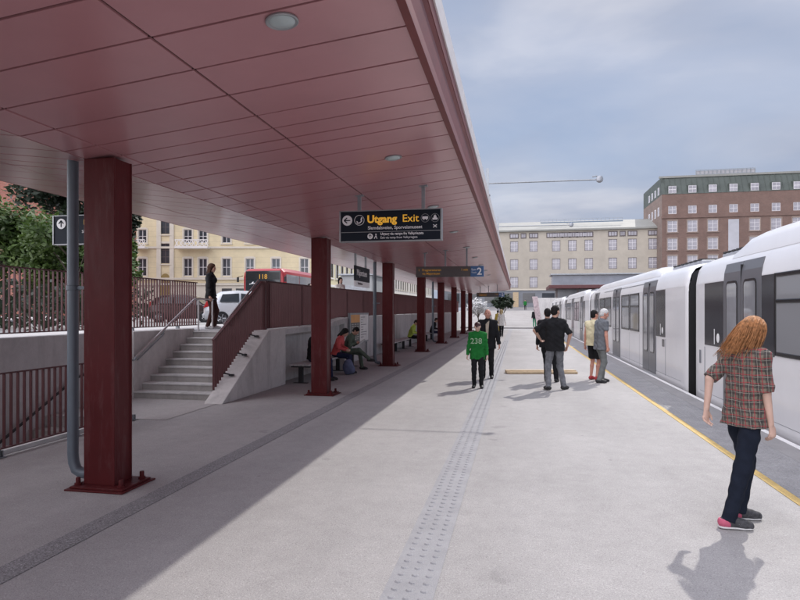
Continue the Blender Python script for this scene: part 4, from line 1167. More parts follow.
    if shoes is not None:
        fl = min(AN[0][2], AN[1][2]) - .085 * S
        for i in (0, 1):
            c = Body(); so = Body()
            ty = math.radians(toes[i]); td = V(-math.sin(ty), math.cos(ty), 0)
            g_ = V(AN[i][0], AN[i][1], AN[i][2] - .085 * S)
            heel, toe = g_ - td * .045 * S, g_ + td * .145 * S
            c.cone(heel + V(0, 0, .050) * S, toe + V(0, 0, .034) * S, .041 * S, .032 * S, .02)
            c.cone(g_ + V(0, 0, .07) * S, g_ + td * .09 * S + V(0, 0, .05) * S, .043 * S, .037 * S, .02)
            c.cone(toe + V(0, 0, .034) * S - td * .04, toe + V(0, 0, .032) * S, .041 * S, .032 * S, .02)
            so.cone(heel + V(0, 0, .014) * S, toe + V(0, 0, .014) * S, .045 * S, .036 * S, .01, flat=(V(0, 0, 1), 3.0))
            so.cone(toe + V(0, 0, .014) * S - td * .05, toe + V(0, 0, .014) * S - td * .01, .046 * S, .040 * S, .01, flat=(V(0, 0, 1), 3.0))
            so_ = c.mesh('shoe', min(vox, .008), shoes, root, 0, 30, g_[2] + .006)
            if sole is not None:
                hc = Body(); hc.cone(heel + V(0, 0, .052) * S, heel + td * .05 * S + V(0, 0, .05) * S, .0455 * S, .0455 * S, .01, clip=[(heel + td * .045 * S, td), (heel + V(0, 0, .082) * S, V(0, 0, 1))])
                hc.mesh('heel_panel', .006, C['shoe_pink'], so_, 0, 30, g_[2] + .012)
                lb_ = MB(); sd = np.cross(td, V(0, 0, 1))
                for q_ in (.050, .068, .086): lb_.tube([tuple(g_ + td * (q_ - .01) * S + sd * .040 * S + V(0, 0, .050) * S), tuple(g_ + td * q_ * S + sd * .018 * S + V(0, 0, (.098 - q_ * .28)) * S), tuple(g_ + td * q_ * S - sd * .018 * S + V(0, 0, (.098 - q_ * .28)) * S), tuple(g_ + td * (q_ - .01) * S - sd * .040 * S + V(0, 0, .050) * S)], .0035, 5)
                lb_.build('laces', C['shoe_w'], so_, True)
                so.mesh('sole', min(vox, .006), sole, so_, 0, 30, g_[2])
    # --- hair
    if hair is not None:
        if hairstyle == 'short':
            c = Body(); pn = nrm(hf * .85 - hu * .52)
            c.ell(HC + hu * .030 * S - hf * .012 * S, V(.081, .100, .095) * S, Rh, .01, clip=[(HC + hf * .055 * S + hu * .045 * S, pn), (HC - hu * .05 * S, -hu)])
            c.ell(HC - hf * .045 * S - hu * .03 * S, V(.066, .062, .06) * S, Rh, .02)
            c.mesh('hair', min(vox, .009), hair, root, .0025, 90, None, h)
        elif hairstyle == 'fringe':   # balding: band round the back
            c = Body()
            c.ell(HC + hu * .012 * S - hf * .012 * S, V(.080, .098, .075) * S, Rh, .01, clip=[(HC - hf * .0 * S, hf), (HC + hu * .045 * S, hu), (HC - hu * .055 * S, -hu)])
            c.mesh('hair', vox, hair, root, .002, 90)
        elif hairstyle == 'cap':
            c = Body()
            c.ell(HC + hu * .040 * S - hf * .005 * S, V(.084, .103, .082) * S, Rh, .01, clip=[(HC + hu * .035 * S, -hu)])
            c.cone(HC + hf * .085 * S + hu * .042 * S, HC + hf * .135 * S + hu * .030 * S, .05 * S, .045 * S, .01, flat=(hu, 6.0))
            c.mesh('cap', vox, hair, root)
        elif hairstyle in ('bob', 'long'):
            c = Body(); pn = nrm(hf * .9 - hu * .42)
            c.ell(HC + hu * .028 * S - hf * .012 * S, V(.086, .106, .100) * S, Rh, .01, clip=[(HC + hf * .062 * S + hu * .03 * S, pn)])
            L = .19 if hairstyle == 'bob' else .30
            c.cone(HC - hf * .055 * S, HC - hf * .085 * S - hu * L * S, .078 * S, .05 * S, .03, flat=(hf, 1.3))
            for s_ in (-1, 1): c.cone(HC + hr * .062 * s_ * S + hu * .02 * S - hf * .01 * S, HC + hr * .07 * s_ * S - hu * (L * .8) * S - hf * .03 * S, .035 * S, .022 * S, .03)
            c.mesh('hair', min(vox, .009), hair, root, .003, 80, None, h)
    root['_h'] = h
    info = dict(P=P, HC=HC, hf=hf, hu=hu, hr=hr, S=S, SH=SH, WR=WR, EL=EL, KN=KN, AN=AN, neck=neck, A=A, U=U, FW=FW)
    del root['_h']
    return root, info

# ------------------------------------------------------------------ the people
C = {}
C['black'] = cloth('cloth_black', (0.016, 0.016, 0.018)); C['jeans_d'] = cloth('cloth_dark_denim', (0.012, 0.016, 0.028))
C['jeans_g'] = cloth('cloth_grey_denim', (0.17, 0.175, 0.19), .35, .35); C['grey'] = cloth('cloth_grey', (0.15, 0.16, 0.175))
C['grey_t'] = cloth('cloth_grey_trousers', (0.17, 0.18, 0.175)); C['green'] = cloth('cloth_green', (0.018, 0.17, 0.035))
C['green2'] = cloth('cloth_teal', (0.02, 0.20, 0.10)); C['lime'] = cloth('cloth_lime', (0.42, 0.55, 0.10)); C['white'] = cloth('cloth_white', (0.70, 0.68, 0.64))
C['cream'] = cloth('cloth_cream', (0.66, 0.60, 0.40)); C['coral'] = cloth('cloth_coral', (0.55, 0.10, 0.10)); C['olive'] = cloth('cloth_olive', (0.10, 0.13, 0.10))
C['navy'] = cloth('cloth_navy', (0.02, 0.025, 0.06)); C['yellow'] = cloth('cloth_yellow', (0.62, 0.48, 0.10)); C['beige'] = cloth('cloth_beige', (0.45, 0.38, 0.30))
C['shoe_b'] = mat('shoe_black', (0.02, 0.02, 0.022), .6); C['shoe_w'] = mat('shoe_white', (0.6, 0.6, 0.6), .6); C['shoe_r'] = mat('shoe_red', (0.40, 0.03, 0.04), .6)
C['h_black'] = mat('hair_black', (0.012, 0.010, 0.010), .8, 0, .3, 60, .5, 140, .25); C['h_brown'] = mat('hair_brown', (0.05, 0.024, 0.014), .8, 0, .3, 60, spec=.2)
C['h_white'] = mat('hair_white', (0.55, 0.54, 0.53), .6, 0, .2, 60); C['h_maroon'] = mat('hair_maroon', (0.05, 0.012, 0.015), .6, 0, .2, 60)
C['h_ginger'] = mat('hair_ginger', (0.34, 0.155, 0.062), .62, 0, .55, 40, spec=.3); C['h_blond'] = mat('hair_blond', (0.50, 0.38, 0.20), .5, 0, .3, 60)
# trainers of the woman: pink heel, grey and black front
C['trainer'] = mat('trainer_mesh', (.055, .055, .062), .8, 0, .5, 40)
C['shoe_pink'] = mat('shoe_pink', (.50, .10, .17), .7)

wroot, wi = person('woman in red plaid shirt and dark jeans with long ginger hair, nearest the camera', (1.73, 5.22, 0), (.87, .49), 1.675, 'f', None, .006, 'skin_p',
    ankles=((-.075, .09, .085), (.065, -.17, .085)), toes=(-22, -30), pelvis=(0, .05, .925), lean=(-5, 0), twist=3,
    wrists=((-.19, -.15, .94), (.19, .13, .83)), elbows=((-.3, -1, 0), (.2, -1, 0)), head_yaw=-6, head_pitch=-18,
    top=M['plaid'], sleeve='rolled', trousers=C['jeans_d'], shoes=C['trainer'], sole=C['shoe_w'], hair=None, wr=.005, curl=.45, hem=.075)
def long_hair(root, i):
    HC, hf, hu, hr, S = i['HC'], i['hf'], i['hu'], i['hr'], i['S']
    R_ = np.stack([hr, hf, hu])
    c = Body(); pn = nrm(hf * .9 - hu * .35)
    c.ell(HC + hu * .026 * S - hf * .014 * S, V(.086, .104, .098) * S, R_, .01, clip=[(HC + hf * .055 * S + hu * .03 * S, pn)])
    c.cone(HC - hf * .05 * S, HC - hf * .105 * S - hu * .20 * S - hr * .03 * S, .072 * S, .045 * S, .03, flat=(hf, 1.25))
    for s_ in (-1, 1): c.cone(HC + hr * .06 * s_ * S + hf * .01 * S, HC + hr * .065 * s_ * S - hu * .15 * S - hf * .05 * S, .033 * S, .026 * S, .03)
    c.mesh('hair', .007, C['h_ginger'], root, .004, 85, None, 1.0)
    rnd = random.Random(11); b = MB()
    for n_ in range(420):
        # root on the scalp, flowing back and down with a loose wave
        th = rnd.uniform(-PI * .98, PI * .98) if rnd.random() < .9 else 0
        el = rnd.uniform(.05, 1.35)
        d0 = hr * math.sin(th) * math.cos(el) - hf * math.cos(th) * math.cos(el) + hu * math.sin(el)
        if d0 @ hf > .55 and d0 @ hu < .6: continue
        p = HC + hu * .026 * S - hf * .014 * S + (hr * (d0 @ hr) * .087 + hf * (d0 @ hf) * .105 + hu * (d0 @ hu) * .099) * S
        L = rnd.uniform(.20, .40) * S; seg = 9
        side = (d0 @ hr); pts = [p]; clump = rnd.uniform(-.5, .5)
        v = nrm(np.cross(np.cross(d0, -hu - hf * .5), d0) + d0 * .12)
        ph = rnd.uniform(0, 6.28)
        for k_ in range(seg):
            t_ = (k_ + 1) / seg
            tgt = nrm(-V(0, 0, 1) * 1.0 - hf * (.55 - .35 * t_) + hr * (side * .15 - .22 * t_ + clump * .35) + V(-.25, -.12, 0) * t_)
            v = nrm(v * .55 + tgt * .45 + hr * .10 * math.sin(ph + t_ * 7))
            p = p + v * L / seg
            # keep strands outside the head
            q = p - (HC + hu * .02 * S - hf * .01 * S); e_ = math.sqrt(((q @ hr) / (.086 * S)) ** 2 + ((q @ hf) / (.104 * S)) ** 2 + ((q @ hu) / (.10 * S)) ** 2)
            if e_ < 1.02: p = HC + hu * .02 * S - hf * .01 * S + q / e_ * 1.02
            pts.append(p)
        r0 = rnd.uniform(.0022, .0042)
        b.tube([tuple(q) for q in pts], [r0 * (1 - .75 * (k_ / seg) ** 1.5) for k_ in range(seg + 1)], 4)
    b.build('hair_strands', C['h_ginger'], root, True, angle=180)
long_hair(wroot, wi)

person('man in black shirt and grey jeans seen from behind, elbow out', (.80, 13.24, 0), (-.22, .97), 1.83, 'm', None, .009, 'skin',
    ankles=((-.165, -.03, .085), (.165, .03, .085)), toes=(12, -48), pelvis=(-.02, 0, .915), lean=(0, -1), twist=6,
    wrists=((-.30, .16, 1.05), (.24, .02, .90)), elbows=((-1, -.25, 0), (.8, -.8, 0)), head_yaw=-58, head_pitch=-4,
    top=C['black'], sleeve='rolled', trousers=C['jeans_g'], shoes=C['shoe_b'], hair=C['h_black'], wr=.006)
person('man in black hidden behind the black-shirted man, only head and one leg showing', (.69, 14.7, 0), (.3, .95), 1.76, 'm', None, .012, 'skin',
    ankles=((-.03, .02, .085), (.20, .03, .085)), top=C['black'], trousers=C['black'], shoes=C['shoe_b'], hair=C['h_black'], head_yaw=20)
person('white-haired man in grey T-shirt and grey trousers facing the train', (1.90, 14.80, 0), (.93, .36), 1.76, 'm', None, .009, 'skin_r',
    ankles=((-.10, .10, .085), (.10, -.08, .085)), toes=(-10, -15), lean=(-5, 0), wrists=((-.23, .08, .80), (.24, .06, .79)), head_pitch=-14, head_yaw=-8,
    top=C['grey'], sleeve='short', trousers=C['grey_t'], shoes=C['shoe_b'], hair=C['h_white'], wr=.005, hem=.12)
person('dark-haired person in cream tank top and black shorts beside the white-haired man', (1.82, 15.32, 0), (.55, .83), 1.72, 'm', None, .009, 'skin_r',
    ankles=((-.09, .03, .085), (.09, -.02, .085)), top=C['cream'], sleeve='none', trousers=C['black'], legs='shorts', shoes=C['shoe_r'], hair=C['h_black'], head_yaw=-25, hem=.04)
boy, bi = person('boy in green sweatshirt and dark cap walking towards the camera', (-.87, 13.25, 0), (.02, -1), 1.46, 'm', None, .008, 'skin_p',
    ankles=((-.10, .05, .085), (.09, -.02, .085)), toes=(8, -8), wrists=((-.26, .05, .80), (.27, .05, .82)), top=C['green'], trousers=C['black'], shoes=C['shoe_b'],
    hair=C['h_maroon'], hairstyle='cap', head_pitch=-14, wr=.006, hem=.14)
text('lettering', '238', .17, cloth('print_pale_green', (0.35, 0.5, 0.33)), boy, (.15, .148, .98), (PI / 2 + .06, 0, PI), depth=.012, bold=.001, sx=1.0)
person('bald man in open black jacket walking behind the green-sweatshirted boy', (-.74, 15.05, 0), (-.02, -1), 1.74, 'm', None, .009, 'skin_r',
    ankles=((-.09, -.10, .085), (.10, .12, .085)), toes=(6, -8), wrists=((-.30, .08, .80), (.30, .02, .80)), top=C['beige'], trousers=C['black'], shoes=C['shoe_b'],
    hair=None, jacket=(C['black'], C['beige']), wr=.004)
person('walker in white coat and black leggings far along the platform', (-1.05, 39.0, 0), (0, 1), 1.78, 'f', None, .016, 'skin',
    ankles=((-.06, .10, .085), (.06, -.12, .10)), top=C['white'], trousers=C['black'], shoes=C['shoe_b'], hair=C['h_blond'], hairstyle='bob', hem=.18, faces=False)
person('far walker in yellow top beside the dark small tree', (-1.55, 47.5, 0), (.2, 1), 1.72, 'f', None, .02, 'skin',
    top=C['yellow'], trousers=C['yellow'], shoes=C['shoe_b'], hair=C['h_black'], faces=False)
person('far dark-haired person in white shirt and green trousers near the canopy end', (-2.25, 48.5, 0), (0, -1), 1.62, 'f', None, .02, 'skin',
    top=C['white'], trousers=C['green2'], shoes=C['shoe_b'], hair=C['h_black'], faces=False)
person('far person in black top and green trousers at the platform end', (1.55, 58.5, .12), (.1, 1), 1.74, 'm', None, .02, 'skin',
    top=C['black'], trousers=C['green2'], shoes=C['shoe_b'], hair=C['h_black'], faces=False)
person('tiny distant person in green top and black trousers up on the plaza', (1.2, 104.0, 1.77), (0, -1), 1.76, 'm', None, .03, 'skin',
    top=C['green'], trousers=C['black'], shoes=C['shoe_b'], hair=C['h_black'], faces=False)
# sitters
def sit(label, y, x=-4.93, f=(1, .05), h=1.7, **k):
    d = dict(pelvis=(0, 0, .545 / (h / 1.75)), ankles=((-.11, .46, .085), (.10, .43, .085)), lean=(-18, 0), wrists=((-.12, .36, .70), (.12, .36, .70)), elbows=((-.8, -.7, -.3), (.8, -.7, -.3)), vox=.011, hem=.0, seated=True)
    d.update(k)
    return person(label, (x, y, 0), f, h, group=None, **d)
sit('seated man in black T-shirt half hidden behind the second column', 13.95, sex='m', top=C['black'], sleeve='short', trousers=C['navy'], shoes=C['shoe_b'], hair=C['h_brown'], lean=(-6, 0))
sit('seated woman in coral top and navy jeans beside the second column', 15.55, x=-4.85, sex='f', h=1.62, top=C['coral'], trousers=C['navy'], shoes=C['shoe_b'], hair=C['h_black'], hairstyle='bob', lean=(-22, 0), head_pitch=-30)
rd, ri = sit('seated reader in olive clothes with legs crossed holding a paper', 16.65, x=-4.88, sex='m', h=1.66, top=C['olive'], trousers=C['olive'], shoes=C['shoe_b'], hair=C['h_black'],
    ankles=((-.08, .50, .085), (-.02, .74, .33)), knee_hint=((0, 1, .3), (0, .6, 1)), lean=(-24, 0), head_pitch=-34, wrists=((-.10, .36, .80), (.12, .36, .82)))
t = empty('newspaper', (-4.42, 16.65, .80), 'white paper held by the seated reader in olive', 'paper')
MB().prism([(-.16, -.02), (0, .005), (.16, -.02), (.16, -.016), (0, .010), (-.16, -.016)], 'x', -.12, .12).build('pages', M['poster_w'], t); t.rotation_euler = (0, -.75, 0)
t = empty('backpack', (-4.42, 15.35, 0), 'grey-blue backpack on the floor in front of the coral-topped woman', 'backpack')
bk = Body(); bk.ell(V(0, 0, .20), V(.15, .12, .21), None, .02); bk.ell(V(.10, 0, .13), V(.09, .10, .11), None, .03); bk.mesh('bag', .012, cloth('cloth_bag', (0.13, 0.15, 0.24)), t, .006, 26, .004)
MB().tube([(-.02, -.05, .40), (-.03, -.04, .45), (-.03, .04, .45), (-.02, .05, .40)], .010, 6).build('strap', C['navy'], t, True)
sit('seated person in lime top beside the fourth column', 26.6, x=-4.78, sex='m', h=1.72, top=C['lime'], trousers=C['black'], shoes=C['shoe_b'], hair=C['h_black'], jacket=None, lean=(-22, 0), vox=.014, head_pitch=-20)
sit('seated person in dark top and navy trousers beyond the fourth column', 33.0, x=-4.72, sex='m', h=1.72, top=C['black'], trousers=C['navy'], shoes=C['shoe_w'], hair=C['h_black'], lean=(-24, 0), vox=.016)
# on the street
person('woman in black jacket and brown trousers at the head of the stairs', (-7.33, 13.42, 1.25), (.85, .2), 1.60, 'f', None, .010, 'skin',
    top=C['black'], trousers=cloth('cloth_brown', (.07, .035, .03)), shoes=C['shoe_w'], hair=C['h_brown'], hairstyle='bob', jacket=(C['black'],), ankles=((-.07, .08, .085), (.07, -.06, .085)), head_pitch=-6)
person('person with black hair and white top standing behind the red fence', (-6.35, 21.0, 1.25), (.7, -.7), 1.66, 'f', None, .013, 'skin_p',
    top=C['white'], trousers=C['black'], shoes=C['shoe_b'], hair=C['h_black'], hairstyle='bob', faces=True)

# ------------------------------------------------------------------ vehicles
def wheel(parent, x, y, z, r, w, side):
    t = MB().lathe([(r * .62, -w / 2), (r * .95, -w / 2), (r, -w * .3), (r, w * .3), (r * .95, w / 2), (r * .62, w / 2)], 24, (x, y, z), 'x').build('wheel', M['black'], smooth=True, **W(parent))
    q = MB().lathe([(.02, side * w * .30), (r * .18, side * w * .42), (r * .60, side * w * .36), (r * .64, side * w * .5)], 24, (x, y, z), 'x')
    for k in range(5):
        a = 2 * PI * k / 5; q.tube([(x + side * w * .44, y + math.cos(a) * r * .12, z + math.sin(a) * r * .12), (x + side * w * .44, y + math.cos(a) * r * .6, z + math.sin(a) * r * .6)], r * .07, 6)
    q.build('rim', M['rim'], smooth=True, **W(t))
def hatchback(loc, rz, label, paint):
    """front towards local +y"""
    t = empty('parked_car', (0, 0, 0), label, 'car')
    L = 3.9; hw = .84
    st_ = [(-1.95, .36, .72, .66), (-1.90, .28, .88, .78), (-1.70, .22, .96, .83), (-1.2, .20, .98, .845), (0, .19, .97, .85), (.7, .20, .96, .845), (1.1, .20, .93, .84), (1.55, .22, .82, .80), (1.85, .27, .68, .72), (1.95, .34, .56, .60)]
    rings = []
    for (y, zb, zt, w) in st_:
        rings.append([(-w * .90, y, zb), (-w, y, zb + .12), (-w * 1.0, y, (zb + zt) / 2 + .05), (-w * .96, y, zt - .05), (-w * .86, y, zt), (w * .86, y, zt), (w * .96, y, zt - .05), (w, y, (zb + zt) / 2 + .05), (w, y, zb + .12), (w * .90, y, zb)])
    MB().loft(rings).build('body', paint, t, True, angle=45)
    gr = [(-1.86, .90, .92, .70), (-1.62, .95, 1.22, .69), (-1.25, .96, 1.44, .66), (-.6, .96, 1.50, .66), (0, .95, 1.48, .66), (.45, .94, 1.36, .67), (1.05, .92, .95, .72)]
    rings = []
    for (y, zb, zt, w) in gr:
        rings.append([(-w * 1.12, y, zb), (-w * 1.02, y, zb + (zt - zb) * .6), (-w * .90, y, zt - .03), (-w * .7, y, zt), (w * .7, y, zt), (w * .90, y, zt - .03), (w * 1.02, y, zb + (zt - zb) * .6), (w * 1.12, y, zb)])
    MB().loft(rings).build('cabin', paint, t, True, angle=45)
    for s_ in (-1, 1):
        for (ya, yb, za, zb2) in ((-1.30, -.50, 1.32, 1.36), (-.42, .42, 1.36, 1.28)):
            P = [(s_ * .765, ya, 1.0), (s_ * .765, yb, 1.0), (s_ * .665, yb - (.12 if yb > 0 else 0), zb2), (s_ * .665, ya + (.12 if ya < -1 else 0), za)]
            Q = [(p[0] + s_ * .02, p[1], p[2] + .004) for p in P]
            MB().add(P + Q, [(0, 1, 2, 3), (4, 7, 6, 5), (0, 4, 5, 1), (1, 5, 6, 2), (2, 6, 7, 3), (3, 7, 4, 0)]).build('window', M['glass_d'], t)
        MB().box(s_ * .74 - .06, s_ * .74 + .06, .40, .52, .98, 1.10).box(s_ * .86 - .07, s_ * .86 + .07, .44, .53, .99, 1.12).build('mirror', paint, t, bevel=.02)
        MB().prism([(-1.96, .74), (-1.85, .98), (-1.72, 1.12), (-1.70, .80)], 'x', s_ * .60, s_ * .80).build('tail_lamp', M['taillight'], t, bevel=.02)
        MB().box(s_ * .62 - .12, s_ * .62 + .12, 1.72, 1.92, .58, .70).build('headlight', M['headlight'], t, bevel=.03)
        for yy in (-1.22, 1.22):
            MB().lathe([(.37, -.01), (.37, .012)], 24, (s_ * .825, yy, .32), 'x').build('wheel_arch', M['black'], t)
            wheel(t, s_ * .78, yy, .30, .30, .19, s_)
    MB().add([(-.55, -1.89, 1.0), (.55, -1.89, 1.0), (.5, -1.50, 1.36), (-.5, -1.50, 1.36), (-.55, -1.87, 1.0), (.55, -1.87, 1.0), (.5, -1.48, 1.34), (-.5, -1.48, 1.34)], [(0, 1, 2, 3), (4, 7, 6, 5), (0, 4, 5, 1), (1, 5, 6, 2), (2, 6, 7, 3), (3, 7, 4, 0)]).build('rear_window', M['glass_d'], t)
    MB().add([(-.60, 1.06, .97), (.60, 1.06, .97), (.55, .50, 1.36), (-.55, .50, 1.36), (-.60, 1.0, .97), (.60, 1.0, .97), (.55, .46, 1.33), (-.55, .46, 1.33)], [(0, 1, 2, 3), (4, 7, 6, 5), (0, 4, 5, 1), (1, 5, 6, 2), (2, 6, 7, 3), (3, 7, 4, 0)]).build('windscreen', M['glass_d'], t)
    MB().box(-.74, .74, -1.99, -1.90, .34, .50).build('bumper', paint, t, bevel=.03)
    t.location = loc; t.rotation_euler = (0, 0, rz); t.scale = (.92, .92, .92)
    return t
hatchback((-10.7, 22.8, 1.12), math.radians(-62), 'silver hatchback parked on the street above the stairs', M['silver'])
hatchback((-16.2, 27.4, 1.12), math.radians(-80), 'dark brown car behind the street fence left of the stairs', M['maroon'])
# red bus facing the camera
bs = empty('city_bus', (-15.15, 34.1, 1.12), 'red city bus with dark front reading 118, above the stair railing', 'bus')
BX0, BX1, BY0, BY1, BZ = -16.5, -13.8, 34.1, 43.2, 1.12
def bus_ring(y, ins, top):
    return [(BX0 + ins + .05, y, BZ + .30), (BX0 + ins, y, BZ + .5), (BX0 + ins, y, BZ + 2.6), (BX0 + ins + .06, y, BZ + top - .2), (BX0 + ins + .25, y, BZ + top), (BX1 - ins - .25, y, BZ + top), (BX1 - ins - .06, y, BZ + top - .2), (BX1 - ins, y, BZ + 2.6), (BX1 - ins, y, BZ + .5), (BX1 - ins - .05, y, BZ + .30)]
MB().loft([bus_ring(BY0, .10, 3.0), bus_ring(BY0 + .12, .02, 3.10), bus_ring(BY0 + .4, 0, 3.15), bus_ring(BY1 - .3, 0, 3.15), bus_ring(BY1, .08, 3.05)]).build('body', M['busred'], smooth=True, angle=30, **W(bs))
fx0, fx1 = BX0 + .20, BX1 - .24
MB().box(fx0, fx1, BY0 - .03, BY0 + .02, BZ + .95, BZ + 2.98).build('windscreen', M['glass_d'], bevel=.02, **W(bs))
MB().box(fx0 + .06, fx1 - .06, BY0 - .036, BY0 - .031, BZ + 2.45, BZ + 2.90).build('display', M['blackgloss'], **W(bs))
text('lettering', '118', .40, M['amber'], bs, (-.02, -.045, 2.50), bold=.004, align='CENTER')
poly_y(bs, 'emblem', M['signwhite'], [bar(fx0 + .25, BZ + 2.18, fx0 + .62, BZ + 2.24, .035), bar(fx0 + .40, BZ + 2.22, fx0 + .52, BZ + 2.32, .06), bar(fx0 + .60, BZ + 2.23, fx0 + .72, BZ + 2.17, .03)], BY0 - .031)
for s_ in (-1, 1): MB().box(-15.15 + s_ * .95 - .18, -15.15 + s_ * .95 + .18, BY0 - .02, BY0 + .05, BZ + .52, BZ + .70).build('headlight', M['headlight'], bevel=.02, **W(bs))
for i in range(4):
    ya = BY0 + .35 + i * 2.2
    for x in (BX0 - .012, BX1 - .02): MB().box(x, x + .032, ya, ya + 2.1, BZ + 1.25, BZ + 2.78).build('window', M['glass_g'], **W(bs))
for yy in (BY0 + 2.6, BY1 - 3.2):
    for s_, x in ((-1, BX0 + .17), (1, BX1 - .17)): wheel(bs, x, yy, BZ + .48, .48, .30, s_)
for s_, x in ((-1, BX0), (1, BX1)):
    MB().tube([(x, BY0 + .05, BZ + 2.7), (x + s_ * .2, BY0 - .25, BZ + 2.6)], .02, 6).box(x + s_ * .17 - .06, x + s_ * .17 + .06, BY0 - .32, BY0 - .26, BZ + 2.3, BZ + 2.6).build('mirror', M['black'], **W(bs))
person('passer-by with dark hair standing in front of the red bus side', (-9.75, 27.2, 1.25), (.9, -.3), 1.74, 'm', None, .015, 'skin_p', top=C['black'], trousers=C['black'], shoes=C['shoe_b'], hair=C['h_black'])
# grey kiosk behind
kk = empty('street_kiosk', (-14.2, 52, 1.25), 'plain grey kiosk behind the red fence, beside the bus', 'kiosk')
MB().box(-15.2, -12.4, 50.5, 55.5, 1.12, 4.75).build('body', mat('kiosk_grey', (.30, .31, .31), .6, 0, .1, 1), bevel=.05, **W(kk))
MB().box(-15.4, -12.2, 50.3, 55.7, 4.755, 4.9).build('roof', M['galv'], bevel=.02, **W(kk))
MB().box(-14.9, -12.9, 50.48, 50.497, 2.2, 3.9).build('shutter', M['galv'], **W(kk))
for yy in (14.2,):
    pass

# ------------------------------------------------------------------ buildings
WINCACHE = {}
def window(t, u, z, w, h, frame, pane, cols=2, rows=3, depth=.16, sur=None, y0=0.0, bars=None):
    """window (frame > pane) centred at u with sill at z; copies share mesh data"""
    key = (round(w, 3), round(h, 3), round(depth, 3), bars.name if bars else '', frame.name, pane.name, cols, rows, sur.name if sur else '')
    f = .07
    if key not in WINCACHE:
        b = MB()
        b.box(-w / 2, -w / 2 + f, depth - .06, depth, 0, h).box(w / 2 - f, w / 2, depth - .06, depth, 0, h).box(-w / 2 + f, w / 2 - f, depth - .06, depth, 0, f).box(-w / 2 + f, w / 2 - f, depth - .06, depth, h - f, h)
        bb = b if bars is None else MB()
        for i in range(1, cols): x = -w / 2 + w * i / cols; bb.box(x - .035, x + .035, depth - .05, depth, f, h - f)
        for j in range(1, rows): zz = h * j / rows; bb.box(-w / 2 + f, w / 2 - f, depth - .045, depth - .002, zz - .03, zz + .03)
        if sur:
            sb_ = MB(); s_ = .16
            sb_.box(-w / 2 - s_, -w / 2 - .003, -.05, .03, -.08, h + s_).box(w / 2 + .003, w / 2 + s_, -.05, .03, -.08, h + s_).box(-w / 2 - .002, w / 2 + .002, -.05, .03, h + .003, h + s_ + .08).box(-w / 2 - s_ - .05, w / 2 + s_ + .05, -.12, .03, -.20, -.082)
        fo = b.build('window', frame, t)
        if sur: sb_.build('surround', sur, fo)
        if bars is not None: bb.build('glazing_bars', bars, fo)
        po = MB().box(-w / 2 + f, w / 2 - f, depth - .03, depth - .02, f, h - f).build('pane', pane, fo)
        WINCACHE[key] = (fo, po); fo.location = (u, y0, z); return fo
    fo = WINCACHE[key][0]
    c = fo.copy(); COL.objects.link(c); c.parent = t; c.location = (u, y0, z)
    for q in list(fo.children):
        p = q.copy(); COL.objects.link(p); p.parent = c
    return c

# cream building closing the platform (Y = 117)
def atY(px, py, Y):
    k = (px - 400) / 600; s, c = .1930, .9812; d = Y / (c + s * k)
    return c * k * d - s * d, 1.7 - (py - 310.5) * d / 600
CYB = 117.0
x0, x1 = atY(440, 300, CYB)[0], atY(664, 300, CYB)[0]
cbd = empty('cream_building', (0, CYB, 2.3), 'long cream office building with grey ground floor at the far end of the platform', 'building')
ux = [atY(p, 250, CYB)[0] for p in (452, 473, 494, 514.2, 533.6, 556.2, 572.4, 588.8, 612.8, 632.4, 652.8)]
rows_z = [(6.05, 2.05), (9.45, 2.05), (12.9, 2.05)]
hol = []
for u in ux:
    for (z, h) in rows_z: hol.append((u - .76, u + .76, z - 2.3, z + h - 2.3))
groups_at = [(450, 1), (473, 1), (494, 1), (514.2, 1), (523.5, .55), (533.6, 1), (551, 1), (558.5, 1), (566, 1), (573.5, 1), (581, 1), (588.5, 1), (612.8, 1), (622.6, .55), (632.4, 1), (652.8, 1)]
ats = [(atY(p, 236, CYB)[0], 1.45 * q) for p, q in groups_at]
EV = 15.35
facade(cbd, 'w', M['beige'], x0, x1, 5.55 - 2.3, 16.75 - 2.3, hol).build('wall', M['beige'], cbd)
for u in ux:
    for (z, h) in rows_z: window(cbd, u, z - 2.3, 1.52, h, M['windark'], M['pane_l'], 2, 3, .10, bars=M['winframe'])
MB().box(x0, x1, .01, .8, 0, 5.54 - 2.3).build('ground_floor', M['greyfloor'], cbd)
for u in np.arange(x0 + 1.5, x1 - 1, 3.6): MB().box(u, u + 2.3, -.03, .03, .9, 2.7).build('shop_window', M['pane_d'], cbd)
MB().box(atY(513, 300, CYB)[0], atY(518.5, 300, CYB)[0], -.06, .03, 0, 2.9).build('door', M['wood'], cbd)
MB().box(x0, x1, -.12, .03, 3.25, 3.5).build('string_course', M['plaster'], cbd)
for (u, w) in ats:
    o = MB().box(u - w / 2 - .12, u + w / 2 + .12, -.05, .05, 15.45 - 2.3, 16.45 - 2.3).build('attic_window', M['windark'], cbd)
    q = MB()
    for i in range(3): q.box(u - w / 2 + w * i / 3 + .04, u - w / 2 + w * (i + 1) / 3 - .04, -.062, -.051, 15.62 - 2.3, 16.28 - 2.3)
    q.build('pane', M['pane_l'], o)
MB().box(x0, x1, -.45, .4, 16.755 - 2.3, 17.05 - 2.3).build('eaves', M['roofslate'], cbd)
MB().prism([(-.40, 17.055 - 2.3), (6.0, 19.4 - 2.3), (14, 17.055 - 2.3)], 'x', x0, x1).build('roof', M['roofslate'], cbd)
MB().box(x0, x1 - .01, .4, 13.9, 5.0 - 2.3, 16.7 - 2.3).build('wing', M['beige'], cbd)
b = MB(); ra, rb = atY(541, 225, CYB)[0], atY(625, 225, CYB)[0]
b.box(ra, rb, 2.2, 2.3, 18.55 - 2.3, 18.75 - 2.3)
b.build('roof_rail', mat('blue_rail', (.12, .17, .24), .6), cbd)
b = MB()
